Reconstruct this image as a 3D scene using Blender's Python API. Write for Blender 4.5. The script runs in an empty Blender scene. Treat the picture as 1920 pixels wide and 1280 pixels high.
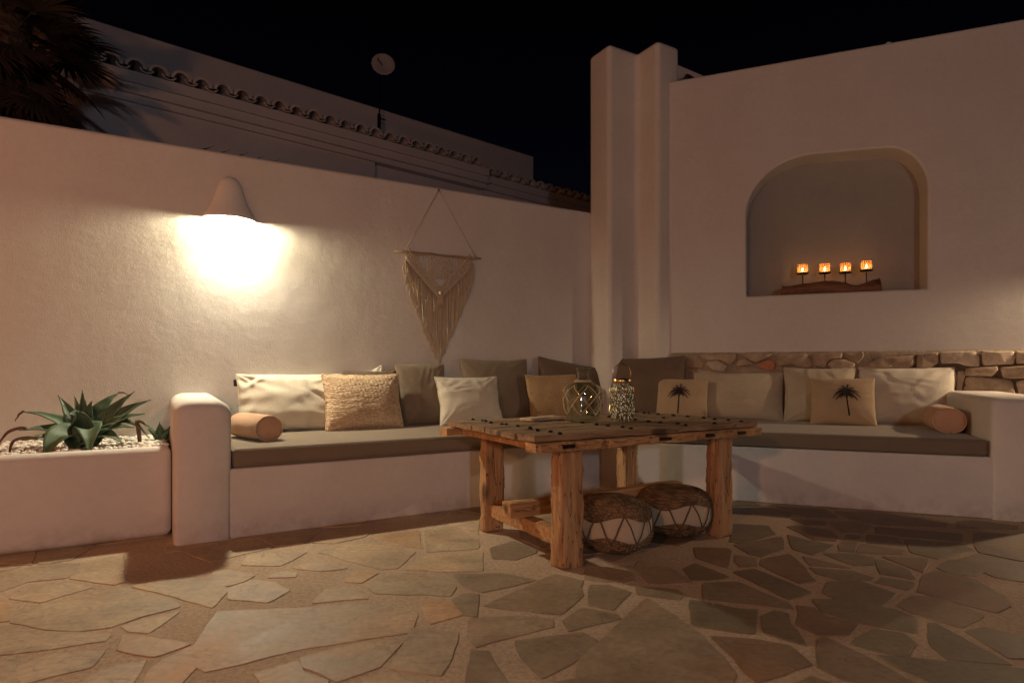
import bpy, bmesh, math, random
from mathutils import Vector, Matrix, noise

scene = bpy.context.scene
C = scene.collection
R = math.radians

# ---------------------------------------------------------------- camera
FPX, CX, HZ = 1140.0, 960.0, 692.0          # focal length, centre and eye level of the photograph (1920 px wide)
cam_d = bpy.data.cameras.new('camera')
cam = bpy.data.objects.new('camera', cam_d); C.objects.link(cam)
cam.location = (0, 0, 1.0); cam.rotation_euler = (R(90), 0, 0)
cam_d.sensor_width = 36.0; cam_d.lens = 36.0 * FPX / 1920.0
cam_d.shift_y = (HZ - 640.0) / 1920.0
cam_d.clip_start = 0.05; cam_d.clip_end = 500
scene.camera = cam

# ---------------------------------------------------------------- night sky, exposure
w = bpy.data.worlds.new('World'); scene.world = w; w.use_nodes = True
nt = w.node_tree; bg = nt.nodes['Background']
tc = nt.nodes.new('ShaderNodeTexCoord'); sp = nt.nodes.new('ShaderNodeSeparateXYZ')
cr = nt.nodes.new('ShaderNodeValToRGB')
cr.color_ramp.elements[0].position = 0.0; cr.color_ramp.elements[0].color = (0.0016, 0.0019, 0.0050, 1)
cr.color_ramp.elements[1].position = 0.5; cr.color_ramp.elements[1].color = (0.0003, 0.0003, 0.0006, 1)
nt.links.new(tc.outputs['Generated'], sp.inputs[0]); nt.links.new(sp.outputs['Z'], cr.inputs[0])
nt.links.new(cr.outputs[0], bg.inputs[0]); bg.inputs[1].default_value = 1.0
scene.view_settings.view_transform = 'Standard'; scene.view_settings.look = 'None'
scene.view_settings.exposure = 0.0; scene.view_settings.gamma = 1.0
scene.cycles.max_bounces = 10; scene.cycles.diffuse_bounces = 5; scene.cycles.transparent_max_bounces = 12
scene.cycles.use_denoising = True
scene.cycles.sample_clamp_indirect = 6.0

# ---------------------------------------------------------------- light levels (lamps are built further down)
SCONCE_POWER = 1900.0       # emission strength of the bulb
SCONCE_COL = (1.0, 0.86, 0.56)
# unseen fill lights added behind the camera, then the lantern off to the left
def lamp(name, loc, energy, col, size):
    d = bpy.data.lights.new(name, 'POINT'); d.energy = energy; d.color = col; d.shadow_soft_size = size
    o = bpy.data.objects.new(name, d); C.objects.link(o); o.location = loc; return o
lamp('left_fill_light', (-4.6, -.9, 1.25), 62, (1.0, 0.30, 0.10), 0.10)
lamp('warm_fill_light', (-2.0, -2.0, 2.2), 190, (1.0, 0.42, 0.20), 0.12)
lamp('cool_fill_light', (1.2, -4.2, 1.9), 215, (0.84, 0.78, .84), 0.12)
lamp('wall_lantern_light', (-5.1, 2.2, 2.15), 44, (1.0, 0.34, 0.09), 0.06)

# ---------------------------------------------------------------- frames of the place
A = Vector((.8622, .5066)); N = Vector((-.5066, .8622)); F0 = Vector((-1.91, 3.43))      # left bench front line, into the wall
B = Vector((.9233, -.3841)); M = Vector((.3841, .9233)); E0 = Vector((1.566, 6.053))     # right wall line
ANG_L = math.atan2(A.y, A.x); ANG_R = math.atan2(B.y, B.x)
D = 1.10
T0 = Vector((.10, 2.915))        # near corner of the table top

def LP(s, d, z=0):
    p = F0 + A*s + N*d; return Vector((p.x, p.y, z))
def RP(s, d, z=0):
    p = E0 + B*s + M*d; return Vector((p.x, p.y, z))
def hit(u, p, d):                # where a sight line measured in the photograph crosses the vertical plane p + t d
    r = (u-CX)/FPX; return (r*p.y - p.x)/(d.x - r*d.y)
def zat(v, Y): return 1 + (HZ-v)*Y/FPX
def on_left(u, v, d=D):
    p = F0 + N*d; t = hit(u, p, A); q = p + A*t; return t, zat(v, q.y)
def on_right(u, v, d=0):
    p = E0 + M*d; t = hit(u, p, B); q = p + B*t; return t, zat(v, q.y)
def gp(u, v, z=0):
    Y = FPX*(1-z)/(v-HZ); return Vector(((u-CX)/FPX*Y, Y))

# ---------------------------------------------------------------- object helpers
def link(name, me, parent=None, mats=()):
    o = bpy.data.objects.new(name, me); C.objects.link(o)
    for m in mats: me.materials.append(m)
    if parent is not None: o.parent = parent
    return o
def obj(name, bm, m, parent=None, smooth=False, recalc=True):
    if recalc: bmesh.ops.recalc_face_normals(bm, faces=bm.faces)
    me = bpy.data.meshes.new(name); bm.to_mesh(me); bm.free()
    if smooth:
        for p in me.polygons: p.use_smooth = True
    return link(name, me, parent, m if isinstance(m, (list, tuple)) else (m,))
def tag(o, label, cat, group=None, kind=None):
    if label: o['label'] = label
    if cat: o['category'] = cat
    if group: o['group'] = group
    if kind: o['kind'] = kind
    return o
def thing(name, label, cat, loc=(0, 0, 0), rz=0, group=None):
    o = bpy.data.objects.new(name, None); C.objects.link(o)
    o.location = loc; o.rotation_euler = (0, 0, rz); o.empty_display_size = .1
    return tag(o, label, cat, group)
def place(o, loc, rz=0):
    o.location = loc; o.rotation_euler = (0, 0, rz); return o
def bev(o, width, seg=3, angle=35):
    m = o.modifiers.new('bevel', 'BEVEL'); m.width = width; m.segments = seg; m.limit_method = 'ANGLE'; m.angle_limit = R(angle)
    for p in o.data.polygons: p.use_smooth = True
    wn = o.modifiers.new('wn', 'WEIGHTED_NORMAL'); wn.keep_sharp = False
    return o
def sharp(o, a=38):
    o.data.set_sharp_from_angle(angle=R(a)); return o
def copy_tree(o, parent=None):
    c = o.copy(); C.objects.link(c)
    if parent is not None: c.parent = parent
    for ch in [x for x in bpy.data.objects if x.parent == o]: copy_tree(ch, c)
    return c
def box(bm, x0, x1, y0, y1, z0, z1):
    vs = [bm.verts.new((x, y, z)) for z in (z0, z1) for (x, y) in ((x0, y0), (x1, y0), (x1, y1), (x0, y1))]
    for f in ((0, 3, 2, 1), (4, 5, 6, 7), (0, 1, 5, 4), (1, 2, 6, 5), (2, 3, 7, 6), (3, 0, 4, 7)):
        bm.faces.new([vs[i] for i in f])
    return vs
def prism(bm, pts, z0, z1):
    lo = [bm.verts.new((p[0], p[1], z0)) for p in pts]; hi = [bm.verts.new((p[0], p[1], z1)) for p in pts]
    bm.faces.new(lo[::-1]); bm.faces.new(hi)
    for i in range(len(pts)):
        j = (i+1) % len(pts); bm.faces.new((lo[i], lo[j], hi[j], hi[i]))
def lathe(bm, prof, n=32, cx=0, cy=0, closed=False):
    rings = []
    for r, z in prof:
        if r < 1e-5: rings.append([bm.verts.new((cx, cy, z))])
        else: rings.append([bm.verts.new((cx+r*math.cos(2*math.pi*k/n), cy+r*math.sin(2*math.pi*k/n), z)) for k in range(n)])
    for a, b in zip(rings, rings[1:]):
        for k in range(n):
            j = (k+1) % n
            if len(a) == 1 and len(b) == 1: continue
            if len(a) == 1: bm.faces.new((a[0], b[k], b[j]))
            elif len(b) == 1: bm.faces.new((a[k], a[j], b[0]))
            else: bm.faces.new((a[k], a[j], b[j], b[k]))
def tube(bm, pts, r, n=6, caps=True, rads=None):
    pts = [Vector(p) for p in pts]; rings = []; up = None
    for i, p in enumerate(pts):
        t = (pts[min(i+1, len(pts)-1)] - pts[max(i-1, 0)])
        if t.length < 1e-9: t = Vector((0, 0, 1))
        t.normalize()
        if up is None: up = Vector((0, 0, 1)) if abs(t.z) < .9 else Vector((1, 0, 0))
        x = t.cross(up)
        if x.length < 1e-5: x = t.cross(Vector((0, 1, .1)))
        x.normalize(); y = t.cross(x).normalized(); up = -y if False else up
        rr = rads[i] if rads else r
        rings.append([bm.verts.new(p + x*math.cos(2*math.pi*k/n)*rr + y*math.sin(2*math.pi*k/n)*rr) for k in range(n)])
    for a, b in zip(rings, rings[1:]):
        for k in range(n):
            j = (k+1) % n; bm.faces.new((a[k], a[j], b[j], b[k]))
    if caps: bm.faces.new(rings[0][::-1]); bm.faces.new(rings[-1])
def fbm(p, s=1.0): return noise.fractal(Vector(p)*s, 1.0, 2.0, 3)

# ---------------------------------------------------------------- materials
def mat(name):
    m = bpy.data.materials.new(name); m.use_nodes = True
    return m, m.node_tree, m.node_tree.nodes['Principled BSDF']
def nd(t, kind, **kw):
    n = t.nodes.new(kind)
    for k, v in kw.items():
        if k in n.inputs: n.inputs[k].default_value = v
        else: setattr(n, k, v)
    return n
def ramp(t, src, stops):
    r = t.nodes.new('ShaderNodeValToRGB'); e = r.color_ramp.elements
    while len(e) < len(stops): e.new(.5)
    for i, (p, c) in enumerate(stops): e[i].position = p; e[i].color = (*c, 1) if len(c) == 3 else c
    t.links.new(src, r.inputs[0]); return r.outputs[0]
def bump(t, bs, src, strength, dist, prev=None):
    b = t.nodes.new('ShaderNodeBump'); b.inputs['Strength'].default_value = strength; b.inputs['Distance'].default_value = dist
    t.links.new(src, b.inputs['Height'])
    if prev is not None: t.links.new(prev, b.inputs['Normal'])
    t.links.new(b.outputs[0], bs.inputs['Normal']); return b.outputs[0]
def coords(t, scale=(1, 1, 1), kind='Object', rot=(0, 0, 0)):
    c = t.nodes.new('ShaderNodeTexCoord'); m = t.nodes.new('ShaderNodeMapping')
    m.inputs['Scale'].default_value = scale; m.inputs['Rotation'].default_value = rot
    t.links.new(c.outputs[kind], m.inputs[0]); return m.outputs[0]
def tex(t, vec, kind='Noise', **kw):
    n = nd(t, 'ShaderNodeTex'+kind, **kw); t.links.new(vec, n.inputs['Vector']); return n
def mix(t, fac, a, b, mode='MIX'):
    n = t.nodes.new('ShaderNodeMix'); n.data_type = 'RGBA'; n.blend_type = mode
    for i, v in ((0, fac), (6, a), (7, b)):
        if isinstance(v, (int, float)): n.inputs[i].default_value = v
        elif isinstance(v, tuple): n.inputs[i].default_value = (*v, 1)
        else: t.links.new(v, n.inputs[i])
    return n.outputs[2]

def plaster(name, c0, c1, fine=.35, streak=0.0, fd=.004, stain=False):
    m, t, b = mat(name); v = coords(t)
    big = tex(t, v, Scale=1.3, Detail=5.0, Roughness=.6)
    col = ramp(t, big.outputs[0], ((.32, c0), (.68, c1)))
    sp_ = tex(t, v, Scale=26.0, Detail=4.0)
    col = mix(t, .12, col, ramp(t, sp_.outputs[0], ((.3, tuple(x*.7 for x in c0)), (.7, c1))))
    t.links.new(col, b.inputs['Base Color']); b.inputs['Roughness'].default_value = .85
    f = tex(t, coords(t, (1, 1, 1.13), 'Object', (.6, .9, .35)), Scale=110.0, Detail=4.0, Roughness=.6, Distortion=.9)
    n1 = bump(t, b, f.outputs[0], fine, fd)
    g = tex(t, v, Scale=5.0, Detail=3.0)
    bump(t, b, g.outputs[0], .3, .025, n1)
    if stain:          # scuffs and splash marks above the floor
        sx = nd(t, 'ShaderNodeSeparateXYZ'); t.links.new(v, sx.inputs[0])
        hz = ramp(t, sx.outputs['Z'], ((.0, (1, 1, 1)), (.16, (0, 0, 0)))); sn = tex(t, v, Scale=7.0, Detail=6.0, Roughness=.7)
        sf = mix(t, 1.0, hz, ramp(t, sn.outputs[0], ((.42, (0, 0, 0)), (.62, (.55, .55, .55)))), 'MULTIPLY')
        sc_ = tex(t, coords(t, (1, 1, .4)), Scale=9.0, Detail=8.0, Roughness=.75)
        sf2 = ramp(t, sc_.outputs[0], ((.60, (0, 0, 0)), (.70, (.22, .22, .22))))
        cc = mix(t, sf, col, (.40, .32, .24)); cc = mix(t, sf2, cc, (.52, .45, .38))
        t.links.new(cc, b.inputs['Base Color'])
    return m
M_WALL = plaster('white_plaster', (.66, .62, .575), (.73, .70, .65), .6, 0, .0045, stain=True)
M_BENCH = plaster('smooth_white_plaster', (.68, .63, .58), (.76, .72, .66), .3, stain=True)
M_NICHE_SHADED = plaster('shaded_niche_plaster', (.31, .295, .27), (.37, .35, .32), .3)  # plaster with the shade inside the niche put into a darker grey
M_NEIGH = plaster('neighbour_plaster', (.62, .57, .57), (.70, .65, .64), .2)

def fabric(name, c, rough=.95, weave=420, bumpd=.0012, var=.12, wr=.25):
    m, t, b = mat(name); v = coords(t)
    n = tex(t, v, Scale=6.0, Detail=4.0)
    col = ramp(t, n.outputs[0], ((.3, tuple(x*(1-var) for x in c)), (.7, tuple(min(1, x*(1+var)) for x in c))))
    wv = tex(t, v, Scale=float(weave), Detail=2.0)
    col = mix(t, .35, col, ramp(t, wv.outputs[0], ((.35, tuple(x*.6 for x in c)), (.65, tuple(min(1, x*1.25) for x in c)))))
    t.links.new(col, b.inputs['Base Color']); b.inputs['Roughness'].default_value = rough
    b.inputs['Sheen Weight'].default_value = .15
    b1 = bump(t, b, wv.outputs[0], .5, bumpd)
    f = tex(t, v, Scale=14.0, Detail=5.0, Distortion=.6)
    bump(t, b, f.outputs[0], wr, .01, b1)
    return m
M_CREAM = fabric('cream_cotton', (.66, .60, .48))
M_CREAM2 = fabric('natural_linen', (.50, .42, .30))
M_TAUPE = fabric('taupe_canvas', (.235, .175, .120), wr=.15)
M_BROWN = fabric('dark_brown_canvas', (.15, .10, .066), wr=.15)
M_SEAT = fabric('seat_canvas', (.215, .165, .115), wr=.06, var=.06)
M_TERRA = fabric('terracotta_canvas', (.57, .33, .20), wr=.12)
M_SAND = fabric('sand_slub_linen', (.46, .33, .20), wr=.15)
M_PIPE = fabric('piping_cord', (.62, .45, .30), wr=.05)
M_PRINT = fabric('black_print', (.018, .012, .010), wr=.05)

def jute(name, c0, c1, sx=34, sz=44):
    m, t, b = mat(name)
    v = coords(t, (1, 1, 1))
    d = tex(t, v, Scale=9.0, Detail=3.0)
    vv = mix(t, .012, v, d.outputs['Color'])
    wv = nd(t, 'ShaderNodeTexWave', Scale=float(sz)/6.0, Distortion=3.0, Detail=2.0); wv.inputs['Detail Scale'].default_value = 3.0
    wv.bands_direction = 'Z'; t.links.new(vv, wv.inputs['Vector'])
    vo = nd(t, 'ShaderNodeTexVoronoi', Scale=1.0)
    mp = nd(t, 'ShaderNodeMapping'); mp.inputs['Scale'].default_value = (sx, 10, sz*1.5); mp.inputs['Rotation'].default_value = (0, R(7), 0)
    t.links.new(vv, mp.inputs[0]); t.links.new(mp.outputs[0], vo.inputs['Vector']); vo.inputs['Randomness'].default_value = .55
    h = mix(t, .6, wv.outputs[0], vo.outputs['Distance'], 'MULTIPLY')
    col = ramp(t, vo.outputs['Distance'], ((.15, c1), (.6, c0), (.85, tuple(x*.7 for x in c0))))
    n = tex(t, v, Scale=7.0, Detail=4.0)
    col = mix(t, .45, col, ramp(t, n.outputs[0], ((.3, c0), (.7, c1))))
    t.links.new(col, b.inputs['Base Color']); b.inputs['Roughness'].default_value = .95
    inv = nd(t, 'ShaderNodeInvert'); t.links.new(vo.outputs['Distance'], inv.inputs['Color'])
    b1 = bump(t, b, inv.outputs[0], .9, .007)
    bump(t, b, wv.outputs[0], .3, .004, b1)
    return m
M_JUTE = jute('woven_jute', (.48, .33, .20), (.74, .57, .38))
M_JUTE2 = jute('fine_ochre_weave', (.40, .25, .125), (.62, .44, .25), 60, 80)
M_GRASS = jute('seagrass_weave', (.055, .030, .014), (.40, .25, .125), 55, 55)

def wood(name, c0, c1, c2, axis='X', scale=1.0, crack=.6, rough=.75):
    m, t, b = mat(name)
    s = {'X': (1.2, 14, 14), 'Z': (14, 14, 1.2)}[axis]; s = tuple(x*scale for x in s)
    v = coords(t, s)
    n1 = tex(t, v, Scale=1.0, Detail=6.0, Roughness=.65, Distortion=.8)
    n2 = tex(t, coords(t, tuple(x*3.2 for x in s)), Scale=1.0, Detail=4.0)
    col = ramp(t, n1.outputs[0], ((.25, c0), (.45, c1), (.72, c2)))
    col = mix(t, .35, col, ramp(t, n2.outputs[0], ((.35, c0), (.65, c2))))
    kn = tex(t, coords(t, tuple(6 if x > 5*scale else 2.6 for x in s)), 'Voronoi', Scale=1.0)
    kf = ramp(t, kn.outputs['Distance'], ((.0, (1, 1, 1)), (.13, (.7, .7, .7)), (.2, (0, 0, 0))))
    col = mix(t, kf, col, tuple(x*.35 for x in c0))
    cr_ = tex(t, coords(t, tuple(x*1.1 for x in s)), Scale=1.4, Detail=2.0, Distortion=1.5)
    cf = ramp(t, cr_.outputs[0], ((.485, (0, 0, 0)), (.5, (crack, crack, crack)), (.515, (0, 0, 0))))
    col = mix(t, cf, col, tuple(x*.25 for x in c0))
    t.links.new(col, b.inputs['Base Color']); b.inputs['Roughness'].default_value = rough
    b1 = bump(t, b, n1.outputs[0], .6, .006)
    b2 = bump(t, b, n2.outputs[0], .5, .002, b1)
    inv = nd(t, 'ShaderNodeInvert'); t.links.new(cf, inv.inputs['Color'])
    bump(t, b, inv.outputs[0], .8, .004, b2)
    return m
M_PLANK = wood('weathered_planks', (.085, .042, .018), (.29, .170, .085), (.46, .30, .165), 'X', 1.0, .9)
M_BEAMX = wood('old_beam', (.20, .085, .032), (.50, .26, .105), (.68, .40, .18), 'X', 1.0, .8)
M_LEG = wood('old_post', (.14, .055, .022), (.43, .225, .095), (.66, .41, .205), 'Z', 1.0, 1.0)
M_BOARD = wood('pale_board', (.36, .25, .15), (.50, .37, .24), (.60, .46, .31), 'X', 1.6, .2)
M_DRIFT = wood('driftwood', (.09, .035, .018), (.21, .090, .042), (.33, .16, .08), 'X', 2.0, .7)

def simple(name, c, rough=.6, metal=0, var=.15, sc=20, bs=.3, bd=.003):
    m, t, b = mat(name); v = coords(t)
    n = tex(t, v, Scale=float(sc), Detail=4.0)
    t.links.new(ramp(t, n.outputs[0], ((.3, tuple(x*(1-var) for x in c)), (.7, tuple(min(1, x*(1+var)) for x in c)))), b.inputs['Base Color'])
    b.inputs['Roughness'].default_value = rough; b.inputs['Metallic'].default_value = metal
    bump(t, b, n.outputs[0], bs, bd)
    return m
M_IRON = simple('dark_iron', (.035, .026, .02), .45, .7, .4, 60)
M_GOLD = simple('brass', (.62, .44, .20), .28, 1, .2, 40)
M_CORD = simple('cotton_cord', (.62, .51, .37), .95, 0, .2, 160, .6, .002)
M_TWINE = simple('twine', (.62, .46, .29), .95, 0, .3, 160, .6, .002)
M_DARKTWINE = simple('dark_twine', (.15, .09, .045), .95, 0, .3, 160, .6, .002)
M_SHADE = plaster('sconce_plaster', (.80, .77, .71), (.85, .82, .76), .15)
M_WAX = simple('wax', (.8, .7, .5), .5)
M_SOIL = simple('dark_soil', (.10, .06, .035), .95, 0, .5, 40, .9, .02)
M_PEB = simple('white_pebble', (.80, .75, .66), .7, 0, .15, 9, .2)
M_TILE = simple('glazed_clay_tile', (.58, .52, .50), .8, 0, .25, 8, .3, .004)
M_DISH = simple('dish_paint', (.50, .46, .45), .6, 0, .12, 5)
M_PALMLEAF = simple('palm_leaf', (.016, .012, .008), .7, 0, .6, 3)
M_PALMDRY = simple('dry_palm_leaf', (.030, .015, .009), .9, 0, .5, 4)
M_TRUNK = simple('palm_trunk_bark', (.08, .05, .03), .95, 0, .5, 20, .9, .03)
M_DEAD = simple('dead_leaf', (.13, .06, .03), .9, 0, .4, 30)

def agave_mat():
    m, t, b = mat('agave_leaf'); v = coords(t, (3, 3, 3))
    n = tex(t, v, Scale=2.0, Detail=4.0)
    col = ramp(t, n.outputs[0], ((.3, (.048, .085, .045)), (.55, (.085, .14, .072)), (.75, (.16, .215, .115))))
    t.links.new(col, b.inputs['Base Color']); b.inputs['Roughness'].default_value = .6
    n2 = tex(t, coords(t, (40, 40, 40)), Scale=1.0, Detail=3.0)
    bump(t, b, n2.outputs[0], .25, .003)
    return m
M_AGAVE = agave_mat()

def stone_mat(name, attr=True, c0=None, rough=.8, sc=1.0, bd=.01):
    m, t, b = mat(name); v = coords(t)
    at = nd(t, 'ShaderNodeVertexColor'); at.layer_name = 'tone'
    n = tex(t, v, Scale=4.0*sc, Detail=7.0, Roughness=.62)
    n2 = tex(t, v, Scale=38.0*sc, Detail=4.0)
    f = ramp(t, n.outputs[0], ((.3, (.72, .70, .68)), (.7, (1.22, 1.22, 1.2))))
    col = mix(t, 1.0, at.outputs[0], f, 'MULTIPLY')
    col = mix(t, 1.0, col, ramp(t, n2.outputs[0], ((.3, (.86, .86, .86)), (.7, (1.12, 1.12, 1.12)))), 'MULTIPLY')
    t.links.new(col, b.inputs['Base Color'])
    t.links.new(ramp(t, n.outputs[0], ((.3, (rough-.15,)*3), (.7, (rough+.1,)*3))), b.inputs['Roughness'])
    b1 = bump(t, b, n.outputs[0], .45, bd)
    bump(t, b, n2.outputs[0], .4, bd*.2, b1)
    return m
M_FLAG = stone_mat('flagstone', rough=.62)
t = M_FLAG.node_tree; b = t.nodes['Principled BSDF']; src = b.inputs['Base Color'].links[0].from_socket
v = coords(t, (1, 1, 1)); n = tex(t, v, Scale=1.7, Detail=6.0, Roughness=.6, Distortion=.8)
c_ = mix(t, ramp(t, n.outputs[0], ((.5, (0, 0, 0)), (.66, (.45, .45, .45)))), src, mix(t, 1.0, src, (1.25, .92, .68), 'MULTIPLY'))   # rusty patches in the slate
vn = tex(t, coords(t, (1.0, 2.4, 1), 'Object', (0, 0, .5)), Scale=2.2, Detail=5.0, Distortion=1.2)
vf = ramp(t, vn.outputs[0], ((.488, (0, 0, 0)), (.5, (.35, .35, .35)), (.512, (0, 0, 0))))
t.links.new(mix(t, vf, c_, (.10, .075, .05)), b.inputs['Base Color'])
M_RUBBLE = stone_mat('rubble_stone', rough=.9, sc=3.0, bd=.02)
def mortar_mat(name, c, bd=.006):
    m, t, b = mat(name); v = coords(t)
    n = tex(t, v, Scale=55.0, Detail=5.0, Roughness=.7); g = tex(t, v, Scale=2.0, Detail=4.0)
    pits = tex(t, v, 'Voronoi', Scale=90.0)
    col = ramp(t, g.outputs[0], ((.3, tuple(x*.85 for x in c)), (.7, tuple(x*1.12 for x in c))))
    col = mix(t, 1.0, col, ramp(t, n.outputs[0], ((.35, (.74, .72, .70)), (.6, (1.1, 1.1, 1.1)))), 'MULTIPLY')
    t.links.new(col, b.inputs['Base Color']); b.inputs['Roughness'].default_value = .92
    b1 = bump(t, b, n.outputs[0], .9, bd); bump(t, b, pits.outputs['Distance'], .4, bd*.5, b1)
    return m
M_MORTAR = mortar_mat('floor_mortar', (.51, .385, .275), .004)
M_WMORTAR = mortar_mat('wall_mortar', (.36, .275, .195), .01)
M_GAP = mortar_mat('deep_joint', (.10, .065, .042), .01)

# ================================================================ GROUND
bm = bmesh.new()
g = 60
vs = [bm.verts.new(p) for p in ((-g, -g, 0), (g, -g, 0), (g, g, 0), (-g, g, 0))]; bm.faces.new(vs)
tag(obj('patio_floor', bm, M_MORTAR), 'pale mortar bed of the patio floor', None, kind='structure')

def px(poly, sc, ox, oy): return [(x/sc+ox, y/sc+oy) for x, y in poly]
FL = []
def reg(sc, ox, oy, tone, polys):
    for p in polys: FL.append((px(p, sc, ox, oy), tone))
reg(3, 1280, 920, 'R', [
 [(115,510),(320,508),(590,620),(620,658),(110,600)], [(285,448),(410,432),(725,562),(600,603)],
 [(445,380),(600,345),(640,380),(745,500),(660,512),(440,410)], [(445,700),(520,665),(585,680),(600,730),(700,860),(460,790)],
 [(160,805),(430,830),(600,860),(720,960),(410,1065),(360,1020)], [(40,600),(300,655),(425,665),(405,795),(65,750)],
 [(655,640),(740,650),(800,690),(1000,745),(930,800),(760,800),(640,740)],
 [(730,600),(950,610),(1200,660),(1305,700),(1310,790),(1000,735),(780,670)],
 [(790,560),(820,505),(1000,500),(1200,570),(1110,635),(860,595)], [(1000,800),(1080,770),(1230,790),(1310,850),(1260,920),(1090,890),(950,850)],
 [(1385,735),(1420,735),(1650,860),(1860,970),(1480,930),(1400,850)], [(1200,635),(1300,580),(1440,590),(1700,690),(1560,760),(1330,690)],
 [(1330,560),(1350,470),(1440,440),(1640,490),(1800,580),(1840,640),(1760,675),(1430,590)], [(1430,425),(1500,380),(1570,385),(1700,450),(1640,470),(1540,465)],
 [(1550,380),(1660,345),(1920,400),(2100,460),(2050,520),(1760,480)], [(760,830),(800,815),(870,850),(1010,910),(1280,1060),(1280,1090),(900,1050),(760,990)],
 [(1090,915),(1400,940),(1920,990),(2100,1080),(1700,1110),(1400,1060),(1250,1000)], [(1600,780),(1700,760),(1820,790),(1920,820),(2080,900),(1920,930),(1830,925)],
 [(620,1080),(720,1030),(850,1075),(900,1140),(600,1160)], [(1645,290),(1640,230),(1920,240),(2060,300),(2100,380),(1920,390),(1670,340)],
 [(1250,265),(1560,290),(1640,330),(1430,375),(1290,340)], [(1000,290),(1250,325),(1230,350),(980,340)], [(1040,240),(1200,255),(1250,305),(1040,285)],
 [(1080,195),(1300,215),(1570,235),(1560,280),(1240,252),(1090,232)], [(850,110),(1100,115),(1490,180),(1470,195),(1130,190),(960,160)],
 [(1540,170),(1620,160),(1880,190),(1880,210),(1540,205)], [(820,165),(1000,170),(1060,190),(1000,235),(900,230)],
 [(590,195),(640,190),(830,215),(880,260),(860,275),(740,270)], [(610,150),(820,168),(800,188),(700,188)], [(520,85),(790,95),(880,145),(700,142)],
 [(270,90),(500,90),(620,120),(590,138),(280,120)], [(590,240),(700,272),(860,300),(780,335),(740,355),(620,320)], [(880,330),(880,300),(930,240),(1000,245),(960,335)],
 [(1080,378),(1110,380),(1280,440),(1305,492),(1110,458)], [(1120,362),(1390,375),(1350,450),(1280,425)], [(1080,505),(1120,480),(1300,505),(1300,530),(1270,550)],
 [(710,425),(960,448),(1075,480),(1060,492),(880,492),(760,460)], [(680,360),(760,380),(950,430),(720,412)], [(780,345),(980,350),(1070,372),(1075,410),(960,410)],
 [(300,355),(400,372),(420,418),(330,422),(300,390)],
 [(290,300),(560,250),(570,320),(440,365),(380,350)], [(60,310),(270,320),(265,390),(240,425),(80,370)], [(0,430),(70,400),(275,480),(60,498)], [(270,180),(480,190),(520,240),(340,290),(270,280)]])
FL.append(([(1216,1118),(1300,1176),(1320,1193),(1380,1260),(1350,1300),(1150,1330),(1085,1280),(1085,1235),(1130,1195),(1190,1138)], 'M'))
reg(3.84, 820, 1000, 'M', [
 [(850,285),(1040,330),(1025,370),(1045,430),(905,575),(320,515)], [(1095,362),(1230,365),(1395,410),(1255,540),(1095,505),(1085,440)],
 [(895,620),(1050,525),(1290,570),(1315,600),(955,690)], [(560,760),(1040,700),(1140,755),(1130,790),(980,910),(750,1025),(600,900)],
 [(230,600),(600,585),(835,605),(830,655),(280,805),(210,720)], [(110,285),(480,285),(710,325),(330,415),(190,370)], [(200,420),(300,430),(290,585),(160,570),(110,470)],
 [(240,830),(370,840),(540,1120),(400,1240),(180,1180)], [(1455,190),(1700,255),(1840,345),(1540,355),(1430,230)], [(1075,240),(1400,220),(1410,330),(1340,348),(1060,320)],
 [(1420,370),(1730,395),(1770,430),(1740,465),(1440,430)], [(830,1060),(1080,1010),(1160,1060),(1100,1200),(850,1180)],
 ])
reg(4, 0, 1000, 'L', [
 [(100,590),(480,470),(780,410),(940,400),(1300,490),(1340,540),(1060,610),(840,690),(600,715),(380,705),(100,650)], [(80,470),(260,380),(520,360),(690,390),(480,450),(300,510)],
 [(900,690),(1120,625),(1335,580),(1130,730),(960,720)], [(990,385),(1200,345),(1440,330),(1720,400),(1600,545)], [(0,290),(330,225),(600,210),(590,290),(480,325),(200,350),(0,430),(-300,420)],
 [(630,205),(920,150),(930,350),(860,370),(520,330)], [(0,680),(100,680),(300,720),(820,745),(780,790),(450,840),(0,900),(-300,800)], [(140,990),(380,890),(790,860),(700,980),(180,1110)],
 [(880,860),(920,750),(1100,760),(1440,815),(1160,915)], [(760,1000),(1090,940),(990,1110),(700,1200),(560,1160)], [(1130,1010),(1220,940),(1420,840),(1490,860),(1460,1000),(1350,1110),(1010,1200)],
 [(-300,530),(60,500),(70,640),(-100,660),(-350,650)], [(-200,930),(110,910),(110,1000),(130,1120),(-100,1160)]])
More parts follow.
